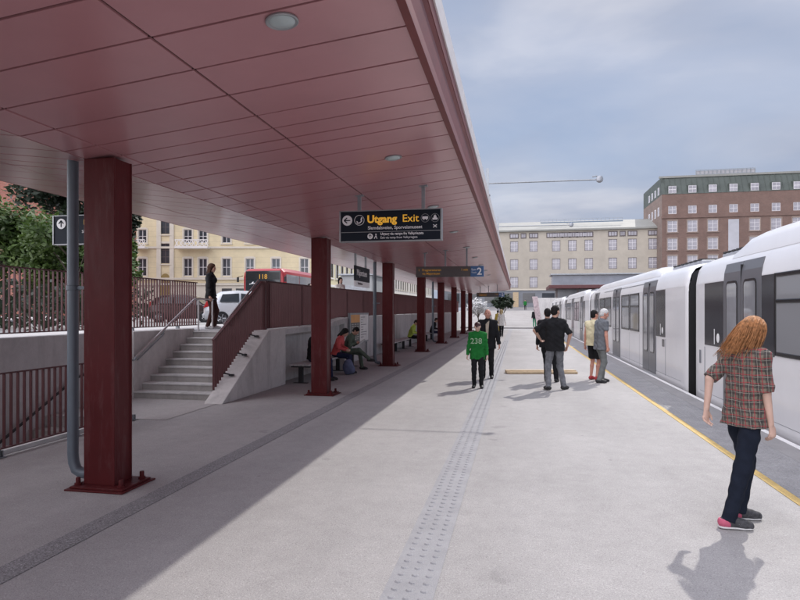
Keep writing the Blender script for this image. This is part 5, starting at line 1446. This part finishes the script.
for u in np.arange(ra, rb, .75): b.box(u - .03, u + .03, 2.22, 2.28, 18.76 - 2.3, 19.25 - 2.3)
b.box(ra, rb, 2.23, 2.27, 19.25 - 2.3, 19.30 - 2.3).build('balusters', M['galv'], cbd)

# brown brick building
BYB = 113.0
bx0 = atY(662, 200, BYB)[0]; bx1 = bx0 + 62
bbd = empty('brown_building', (bx0, BYB, 2.3), 'big brown brick building with green copper mansard beyond the train', 'building')
def bz(py, px=720): return atY(px, py, BYB)[1] - 2.3
us_ = [atY(p, 200, BYB)[0] - bx0 for p in (672.4, 692.4, 712.8, 733.6, 754.8, 776.2, 797.8)]
du = us_[1] - us_[0]
while us_[-1] < 58: us_.append(us_[-1] + du)
zr_top = bz(174.5); z_m = bz(192.5)
rows_b = [(bz(266.5), bz(255), 1.6), (bz(249), bz(237.5), 1.6), (bz(231), bz(219.5), 1.6)]
hol = []
for i, u in enumerate(us_):
    for (a, c, w) in rows_b:
        if i == 3: continue
        hol.append((u - w / 2, u + w / 2, a, c))
    hol.append((u - .68, u + .68, bz(212.5), bz(204.5)))
facade(bbd, 'w', None, 0, 62, 0, z_m, hol).build('wall', M['brick_b'], bbd)
SURB = mat('brick_surround', (.26, .20, .17), .85)
for i, u in enumerate(us_):
    for (a, c, w) in rows_b:
        if i != 3: window(bbd, u, a, w, c - a, M['winframe'], M['pane_l'], 2, 3, .10, sur=SURB)
    window(bbd, u, bz(212.5), 1.36, bz(204.5) - bz(212.5), M['winframe'], M['pane_l'], 2, 2, .10)
MB().box(us_[3] - .85, us_[3] + .85, -.05, .1, bz(270), bz(219.5)).build('stair_window', mat('stair_glass', (.42, .42, .45), .3, 0, .1, .5), bbd)
MB().box(-.12, 62, -.16, .05, bz(217), bz(215)).build('string_course', M['brick_b'], bbd)
# mansard
MB().prism([(-.05, z_m), (1.4, zr_top), (16, zr_top), (16, z_m)], 'x', .02, 62).build('mansard_roof', M['copper'], bbd)
b = MB()
for u in np.arange(.6, 62, .9): b.prism([(-.10, z_m), (1.33, zr_top + .02), (1.40, zr_top + .02), (-.02, z_m)], 'x', u - .03, u + .03)
b.build('roof_seams', M['copper'], bbd)
MB().box(-.2, 62, 1.25, 1.55, zr_top, zr_top + .35).build('roof_edge', M['roofslate'], bbd)
for u in us_:
    o = MB().box(u - .75, u + .75, .0, 1.5, bz(192), bz(183.5)).build('dormer', M['copper'], bbd)
    MB().box(u - .64, u + .64, -.03, .0, bz(191.6), bz(184.3)).build('dormer_frame', M['winframe'], o)
    q = MB()
    hz = bz(184.3) - bz(191.6)
    for i in (0, 1):
        for j in (0, 1): q.box(u - .58 + i * .61, u - .03 + i * .61, -.045, -.031, bz(191.6) + .07 + j * hz / 2, bz(191.6) - .05 + (j + 1) * hz / 2)
    q.build('pane', M['pane_l'], o)
# left flank: chamfered, receding
MB().box(.0, .25, .02, 15.9, 0, z_m - .01).build('flank_wall', M['brick_b'], bbd)
MB().prism([(.0, z_m), (-.0, zr_top - .6), (.0, zr_top - .6), (.02, zr_top), (.3, zr_top), (.3, z_m)], 'y', 1.0, 15.9).build('flank_roof', M['copper'], bbd)
for yy in (2.6, 5.2, 7.8, 10.4):
    for (za, zb) in ((212.5, 203.5), (190.5, 183.0)):
        o = MB().box(-.05, .02, yy - .55, yy + .55, bz(za), bz(zb)).build('window', M['winframe'], bbd)
        MB().box(-.06, -.051, yy - .45, yy - .04, bz(za) + .1, bz(zb) - .1).box(-.06, -.051, yy + .04, yy + .45, bz(za) + .1, bz(zb) - .1).build('pane', M['pane_l'], o)
MB().box(.26, 62, .4, 15.8, 0, z_m - .02).build('core', M['brick_b'], bbd)
ra, rb = atY(701, 170, BYB)[0] - bx0, atY(762, 170, BYB)[0] - bx0
b = MB(); zt = bz(165.5)
for u in np.arange(ra, rb + .1, (rb - ra) / 14): b.box(u - .05, u + .05, 3, 3.1, zr_top, zt)
for z in (zr_top + .5, (zr_top + zt) / 2, zt): b.box(ra, rb, 3.02, 3.08, z - .05, z + .05)
b.build('roof_screen_frame', M['galv'], bbd)
MB().box(ra, rb, 3.2, 3.24, zr_top + .1, zt - .1).build('roof_screen', mat('mesh_screen', (.44, .43, .45), .7), bbd)
MB().box(1, 61, 2, 15, zr_top - .2, zr_top + .05).build('roof_top', M['roofslate'], bbd)

# entrance pavilion and parapet between platform and cream building
pv = empty('entrance_pavilion', (8, 84, 0), 'low glass station pavilion with dark red flat roof beyond the train', 'pavilion')
PX0, _ = atY(548, 288, 84); PX1 = PX0 + 16
MB().box(PX0, PX1, 81, 90, 4.60, 5.05).build('roof', M['red_bar'], bevel=.04, **W(pv))
MB().box(PX0 + .6, PX1 - .5, 84.5, 88, 5.055, 6.5).build('upper_glass', mat('pavilion_glass', (.20, .22, .26), .15, 0, .2, .5), **W(pv))
MB().box(PX0 + .4, PX1 - .3, 84.2, 88.3, 6.505, 6.72).build('upper_roof', M['galv'], bevel=.03, **W(pv))
MB().box(PX0 + 1.2, PX1 - 1, 85, 89, .9, 4.595).build('glass_wall', mat('pavilion_glass_low', (.22, .23, .26), .2, 0, .2, .5), **W(pv))
for i in range(6): MB().box(PX0 + .9 + i * 2.7, PX0 + 1.15 + i * 2.7, 82, 82.25, .9, 4.595).build('post', M['windark'], **W(pv))
pp = empty('parapet_wall', (6, 76, 0), 'pale concrete parapet wall at the end of the platform, left of the last train car', 'wall')
qx0 = atY(537, 300, 74)[0]
MB().box(qx0, qx0 + 14, 73.4, 73.8, -1.2, 3.2).build('wall', M['conc_l'], bevel=.02, **W(pp))
lb = empty('leaning_board', (1.75, 52, 0), 'pale pink leaning post at the platform end beyond the black-shirted man', 'post')
MB().prism([(1.75, .12), (2.25, .12), (1.80, 3.0), (1.30, 3.0)], 'y', 57.6, 57.75).build('board', M['pink'], bevel=.02, **W(lb))
MB().prism([(1.79, .11), (1.95, .11), (1.45, 3.0), (1.30, 3.0)], 'y', 57.755, 57.83).build('brace', M['plaster'], **W(lb))

# yellow street building; local x runs along the facade
def unit(px, py, d): return d * (px - 400) / 600, 1.7 - (py - 310.5) * d / 600
DY = 72.0
th = math.atan2(.193, .981)
cpos = Vector((.981 * 0 - .193 * DY, .981 * DY, 0))      # point straight ahead of the camera at depth DY
ybd = empty('yellow_building', (cpos.x, cpos.y, 1.25), 'yellow plastered townhouse with white balconies across the street', 'building', None, th)
def yu(px): return DY * (px - 400) / 600
def yz(py): return 1.7 - (py - 310.5) * DY / 600 - 1.25
YU0, YU1 = yu(60), yu(319)
cols = [145, 187.5, 203, 228.5, 251.5, 276, 303]
cols = [142.5, 188, 203, 226.5, 250, 276, 304.5] ; left_cols = [72, 88, 104, 120]
hol = []; wins_ = []
for p in left_cols + cols:
    w = 1.0
    for (zt_, zb_) in ((258.5, 276), (229.5, 243), (197, 213)):
        hol.append((yu(p) - w / 2, yu(p) + w / 2, yz(zb_), yz(zt_))); wins_.append((yu(p), yz(zb_), w, yz(zt_) - yz(zb_)))
bay = []
for (zt_, zb_) in ((243.5, 263.5), (213, 234), (186, 205)):
    hol.append((yu(165.5) - .65, yu(165.5) + .65, yz(zb_), yz(zt_))); bay.append((yu(165.5), yz(zb_), 1.3, yz(zt_) - yz(zb_)))
facade(ybd, 'w', None, YU0, YU1, yz(283), yz(180), hol).build('wall', M['yellowwall'], ybd)
for a in wins_: window(ybd, *a, M['winframe'], M['pane_d'], 2, 2, .14, sur=M['plaster'])
for a in bay: window(ybd, *a, M['windark'], M['pane_d'], 2, 3, .12, sur=M['plaster'])
b = MB()
for py in (247.4, 278.6, 284): b.box(YU0, YU1, -.14, .05, yz(py) - .14, yz(py) + .10)
b.build('string_courses', M['plaster'], ybd)
for (pa, pb) in ((158.5, 159.5), (171.5, 172.5)): MB().box(yu(pa) - .2, yu(pb) + .2, -.10, .04, yz(283), yz(180)).build('pilaster', M['plaster'], ybd)
for (pa, pb) in ((137, 148.5), (178, 210.5)):
    o = MB().box(yu(pa), yu(pb), -1.1, .03, yz(249), yz(247.6)).build('balcony', M['whitewall'], ybd)
    q = MB()
    q.box(yu(pa), yu(pb), -1.1, -1.04, yz(241.2), yz(240.4)).box(yu(pa), yu(pb), -1.1, -1.04, yz(247.5), yz(247))
    u = yu(pa)
    while u < yu(pb) - .2:
        q.add([(u, -1.08, yz(247)), (u + .1, -1.08, yz(247)), (u + .5, -1.08, yz(241.2)), (u + .4, -1.08, yz(241.2)), (u, -1.05, yz(247)), (u + .1, -1.05, yz(247)), (u + .5, -1.05, yz(241.2)), (u + .4, -1.05, yz(241.2))], [(0, 1, 2, 3), (4, 7, 6, 5), (0, 4, 5, 1), (2, 6, 7, 3)])
        q.add([(u + .4, -1.075, yz(247)), (u + .5, -1.075, yz(247)), (u + .1, -1.075, yz(241.2)), (u, -1.075, yz(241.2)), (u + .4, -1.045, yz(247)), (u + .5, -1.045, yz(247)), (u + .1, -1.045, yz(241.2)), (u, -1.045, yz(241.2))], [(0, 1, 2, 3), (4, 7, 6, 5), (0, 4, 5, 1), (2, 6, 7, 3)])
        u += .5
    q.build('balustrade', M['whitewall'], o)
MB().box(YU0, YU1, 0, .6, 0, yz(283.5)).build('ground_floor', M['plaster'], ybd)
for p in (222, 236, 262, 290): MB().box(yu(p), yu(p + 10), -.04, .03, .5, yz(288.5)).build('shop_window', M['shop'], ybd)
b = MB(); P = [(yu(160.5), 0), (yu(170.5), 0)] + [(yu(165.5) + .6 * math.cos(a), yz(281) + .9 * math.sin(a)) for a in np.linspace(0, PI, 12)]
b.prism(P, 'y', -.06, .02); b.build('entrance_arch', mat('arch_ochre', (.28, .20, .07), .7), ybd)
MB().box(YU0, YU1, .62, 12, 0, yz(181)).build('core', M['plaster'], ybd)
MB().prism([(-.5, yz(180)), (5, yz(160)), (12, yz(180))], 'x', YU0, YU1).build('roof', M['roofing'], ybd)
MB().box(YU1 - .35, YU1 + .05, -.06, .05, 0, yz(180)).build('quoin', M['plaster'], ybd)
# wing receding along the street (facade plane x = -23.3, facing +x): cream yellow then white
def side_building(name, y0, y1, H_, label, wall, trim, nfl, step, wpane, cornice=True):
    t = empty(name, (-23.5, y0, 1.25), label, 'building', None, PI / 2)
    L = y1 - y0; hol = []; ws = []
    for f in range(nfl):
        z = 1.0 + f * 3.35 + (.35 if f else 0)
        u = step * .55
        while u < L - .8:
            hol.append((u - .55, u + .55, z, z + 1.9)); ws.append((u, z)); u += step
    facade(t, 'w', None, 0, L, 0, H_, hol).build('wall', wall, t)
    for (u, z) in ws[:100]: window(t, u, z, 1.1, 1.9, M['windark'], wpane, 2, 2, .12, sur=trim)
    b = MB()
    for f in range(1, nfl): b.box(0, L, -.14, .05, f * 3.35 + .12, f * 3.35 + .4)
    b.box(0, L, -.45, .05, H_, H_ + .45); b.build('cornices', trim, t)
    MB().box(0, L, .3, 11, 0, H_ - .02).build('core', wall, t)
    MB().prism([(-.4, H_ + .453), (5, H_ + 2.8), (11, H_ + .453)], 'x', 0, L).build('roof', M['roofing'], t)
    return t
side_building('yellow_wing', 70.5, 86.5, 8.0, 'low pale yellow corner wing with white cornice, right of the second column', M['yellow2'], M['whitewall'], 2, 2.3, M['pane_d'])
side_building('white_building', 86.6, 130, 14.5, 'white townhouse row seen between the second and fifth columns', M['whitewall'], M['plaster'], 4, 2.5, M['pane_d'])
side_building('pale_building', 130.1, 165, 12.5, 'farther pale townhouse beyond the white row, seen between far columns', mat('pale_render', (.72, .69, .66), .85, 0, .06, .6), M['plaster'], 3, 2.7, M['pane_d'])
# brick building on the far left behind the trees
rbd = empty('brick_building', (-42, 34, 1.25), 'red brick building behind the trees at the far left', 'building')
MB().box(-66, -36.2, 40, 52, 1.2, 12.6).build('wall', M['brick_r'], **W(rbd))
MB().prism([(39.6, 12.605), (46, 15.5), (52.4, 12.605)], 'x', -66.2, -36.0).build('roof', M['roofing'], **W(rbd))
for i in range(6): 
    o = MB().box(-63 + i * 4.2, -61.6 + i * 4.2, 39.94, 40.05, 4, 6.2).build('window', M['winframe'], **W(rbd)); MB().box(-62.9 + i * 4.2, -61.7 + i * 4.2, 39.92, 39.938, 4.1, 6.1).build('pane', M['pane_d'], **W(o))

# ------------------------------------------------------------------ trees
def tree(name, x, y, z, ht, rx, rz_, seed, leaf, label, n=3800, leafs=.12, trunk=.16, zc=.62, group=None):
    rnd = random.Random(seed)
    t = empty(name, (x, y, z), label, 'tree', group)
    b = MB(); top = ht * .78
    b.tube([(0, 0, -.1), (.03, .02, ht * .15), (-.04, .05, ht * .4), (.05, -.02, top)], [trunk * 1.15, trunk * .9, trunk * .6, trunk * .15], 10)
    cl = []
    for i in range(26):
        a = rnd.uniform(0, 2 * PI); e = rnd.uniform(-.7, 1.0); r = rnd.uniform(.45, 1.0)
        c = Vector((math.cos(a) * rx * r * math.sqrt(max(0, 1 - e * e * .8)), math.sin(a) * rx * r * math.sqrt(max(0, 1 - e * e * .8)), ht * zc + e * rz_ * .85))
        cl.append((c, rnd.uniform(.22, .42) * rx))
        s0 = Vector((0, 0, ht * rnd.uniform(.22, .6))); m_ = s0.lerp(c, .5) + Vector((0, 0, .1 * ht * .2))
        b.tube([s0, m_, c], [trunk * .3, trunk * .18, trunk * .05], 5)
    b.build('trunk', M['bark'], t, True)
    v = []; f = []
    for i in range(n):
        c, r = cl[rnd.randrange(len(cl))]
        d = Vector((rnd.gauss(0, 1), rnd.gauss(0, 1), rnd.gauss(0, .75))).normalized()
        p = c + d * r * (rnd.random() ** .4) * 1.1
        u = Vector((rnd.gauss(0, 1), rnd.gauss(0, 1), rnd.gauss(0, .6))).normalized(); w_ = u.cross(d + Vector((0, 0, .8))).normalized()
        s_ = leafs * rnd.uniform(.6, 1.4)
        k = len(v); v += [p - u * s_, p - w_ * s_ * .5, p + u * s_, p + w_ * s_ * .5]; f.append((k, k + 1, k + 2, k + 3))
    me = bpy.data.meshes.new('crown'); me.from_pydata([tuple(q) for q in v], [], f); link('crown', me, leaf, t)
    return t
tree('green_tree', -17.5, 17.2, 1.25, 4.0, 2.3, 1.5, 3, M['leaf_g'], 'light green bushy tree at the left edge behind the street fence', 14000, .11, .14, .55)
tree('green_tree', -13.6, 16.4, 1.25, 3.4, 1.55, 1.35, 4, M['leaf_g'], 'smaller light green tree behind the arrow sign', 9000, .10, .12, .55)
tree('dark_tree', -20.8, 25.5, 1.25, 7.2, 2.5, 3.2, 5, M['leaf_d'], 'dark leaved tall tree behind the arrow sign, under the canopy edge', 15000, .15, .2, .62)
tree('green_tree', -15.95, 22.4, 1.25, 3.9, .55, 1.1, 6, M['leaf_g'], 'small light green tree just right of the nearest column', 1800, .10, .10, .60)
tree('green_tree', -24.0, 20.0, 1.25, 4.4, 2.6, 1.7, 8, M['leaf_g'], 'green tree at the far left beyond the light green bushy tree', 8000, .13, .16, .55)
tree('dark_tree', -1.6, 63.0, .12, 3.4, 1.0, .75, 9, M['leaf_d'], 'small dark tree at the end of the platform under the far screen', 900, .20, .10, .72)
tree('white_shrub', -3.9, 60.5, .12, 2.9, 1.1, .9, 10, M['leaf_w'], 'white blossoming shrub at the end of the canopy', 700, .17, .07, .64)
# low dark hedge bed behind the street fence
hb = MB(); rnd = random.Random(2)
vv = []; ff = []
for i in range(5200):
    p = Vector((rnd.uniform(-13.2, -10.9), rnd.uniform(2, 16.8), 1.25 + rnd.random() ** .7 * (.95 + .25 * math.sin(i * .01))))
    u = Vector((rnd.gauss(0, 1), rnd.gauss(0, 1), rnd.gauss(0, 1))).normalized(); w_ = u.orthogonal().normalized(); s_ = .09 * rnd.uniform(.6, 1.4)
    k = len(vv); vv += [tuple(p - u * s_), tuple(p - w_ * s_ * .5), tuple(p + u * s_), tuple(p + w_ * s_ * .5)]; ff.append((k, k + 1, k + 2, k + 3))
me = bpy.data.meshes.new('hedge'); me.from_pydata(vv, [], ff)
tag(link('hedge', me, M['leaf_d']), 'dark hedge on the pavement behind the left street fence', 'hedge')

# ------------------------------------------------------------------ light, sky, camera
SUN = Vector((.46, .95, 1.0)).normalized()
sl = bpy.data.lights.new('sun', 'SUN'); sl.energy = 2.28; sl.angle = math.radians(.8); sl.color = (1.0, .955, .90)
so = bpy.data.objects.new('sun', sl); COL.objects.link(so); so.rotation_euler = SUN.to_track_quat('Z', 'Y').to_euler(); so.location = (10, 20, 30)
w = bpy.data.worlds.new('World'); SC.world = w; w.use_nodes = True
nt = w.node_tree; nt.nodes.clear()
out = nt.nodes.new('ShaderNodeOutputWorld'); bg = nt.nodes.new('ShaderNodeBackground'); nt.links.new(bg.outputs[0], out.inputs[0])
sky = nt.nodes.new('ShaderNodeTexSky'); sky.sky_type = 'NISHITA'; sky.sun_disc = False
sky.sun_elevation = math.asin(SUN.z); sky.sun_rotation = math.atan2(SUN.x, SUN.y); sky.air_density = 1.0; sky.dust_density = 0.7; sky.ozone_density = 1.5
tc = nt.nodes.new('ShaderNodeTexCoord'); sp = nt.nodes.new('ShaderNodeSeparateXYZ'); nt.links.new(tc.outputs['Generated'], sp.inputs[0])
def mth(op, a, b=None):
    n = nt.nodes.new('ShaderNodeMath'); n.operation = op
    for i, s_ in enumerate((a, b)):
        if s_ is None: continue
        if isinstance(s_, (int, float)): n.inputs[i].default_value = s_
        else: nt.links.new(s_, n.inputs[i])
    return n.outputs[0]
zz = mth('ADD', mth('MAXIMUM', sp.outputs[2], 0.0), .22)
cmb = nt.nodes.new('ShaderNodeCombineXYZ'); nt.links.new(mth('DIVIDE', sp.outputs[0], zz), cmb.inputs[0]); nt.links.new(mth('DIVIDE', sp.outputs[1], zz), cmb.inputs[1])
mp = nt.nodes.new('ShaderNodeMapping'); mp.inputs['Scale'].default_value = (.75, 1.0, 1); mp.inputs['Location'].default_value = (3.1, 1.7, 0); mp.inputs['Rotation'].default_value = (0, 0, .5); nt.links.new(cmb.outputs[0], mp.inputs[0])
n1 = _noise(nt, mp.outputs[0], 1.1, 5, .46, .25)
cov = _ramp(nt, n1, [(.34, 0.78), (.50, .92), (.64, 1.0)])
n2 = _noise(nt, mp.outputs[0], 1.9, 5, .5, .25)
ccol = _ramp(nt, n2, [(.32, (2.55, 3.05, 4.2)), (.52, (3.3, 3.6, 4.5)), (.70, (4.9, 4.95, 5.5))])
mixs = _mix(nt, cov, sky.outputs[0], ccol)
# sky brightened overhead and behind left, outside the view, as added fill light
def sstep(a, lo, hi):
    n = nt.nodes.new('ShaderNodeMapRange'); n.interpolation_type = 'SMOOTHSTEP'; n.inputs[1].default_value = lo; n.inputs[2].default_value = hi
    nt.links.new(a, n.inputs[0]); return n.outputs[0]
back = mth('ADD', mth('MULTIPLY', sp.outputs[0], -.80), mth('MULTIPLY', sp.outputs[1], -.60))
fill_gain = mth('ADD', mth('ADD', 1.0, mth('MULTIPLY', sstep(sp.outputs[2], .52, .85), 2.2)), mth('MULTIPLY', sstep(back, .10, .75), 5.2))
gc = nt.nodes.new('ShaderNodeCombineXYZ')
for i_, e_ in enumerate((1.06, 1.0, .92)): nt.links.new(mth('POWER', fill_gain, e_), gc.inputs[i_])
gm = nt.nodes.new('ShaderNodeVectorMath'); gm.operation = 'MULTIPLY'; nt.links.new(mixs, gm.inputs[0]); nt.links.new(gc.outputs[0], gm.inputs[1]); mixs = gm.outputs[0]
nt.links.new(mixs, bg.inputs[0]); bg.inputs[1].default_value = .10
cam = bpy.data.cameras.new('camera'); co = bpy.data.objects.new('camera', cam); COL.objects.link(co)
co.location = (0, 0, 1.7); co.rotation_euler = (PI / 2, 0, math.atan(118 / 600))
cam.sensor_width = 36; cam.lens = 27.0; cam.shift_y = 10.5 / 800; cam.clip_end = 4000; cam.clip_start = .05
SC.camera = co
SC.view_settings.view_transform = 'Standard'; SC.view_settings.look = 'None'; SC.view_settings.gamma = 1; SC.view_settings.exposure = 0.4
SC.view_settings.use_curve_mapping = False
SC.render.engine = 'CYCLES'; SC.cycles.use_denoising = True; SC.cycles.max_bounces = 8; SC.cycles.diffuse_bounces = 6
SC.cycles.caustics_reflective = False; SC.cycles.caustics_refractive = False
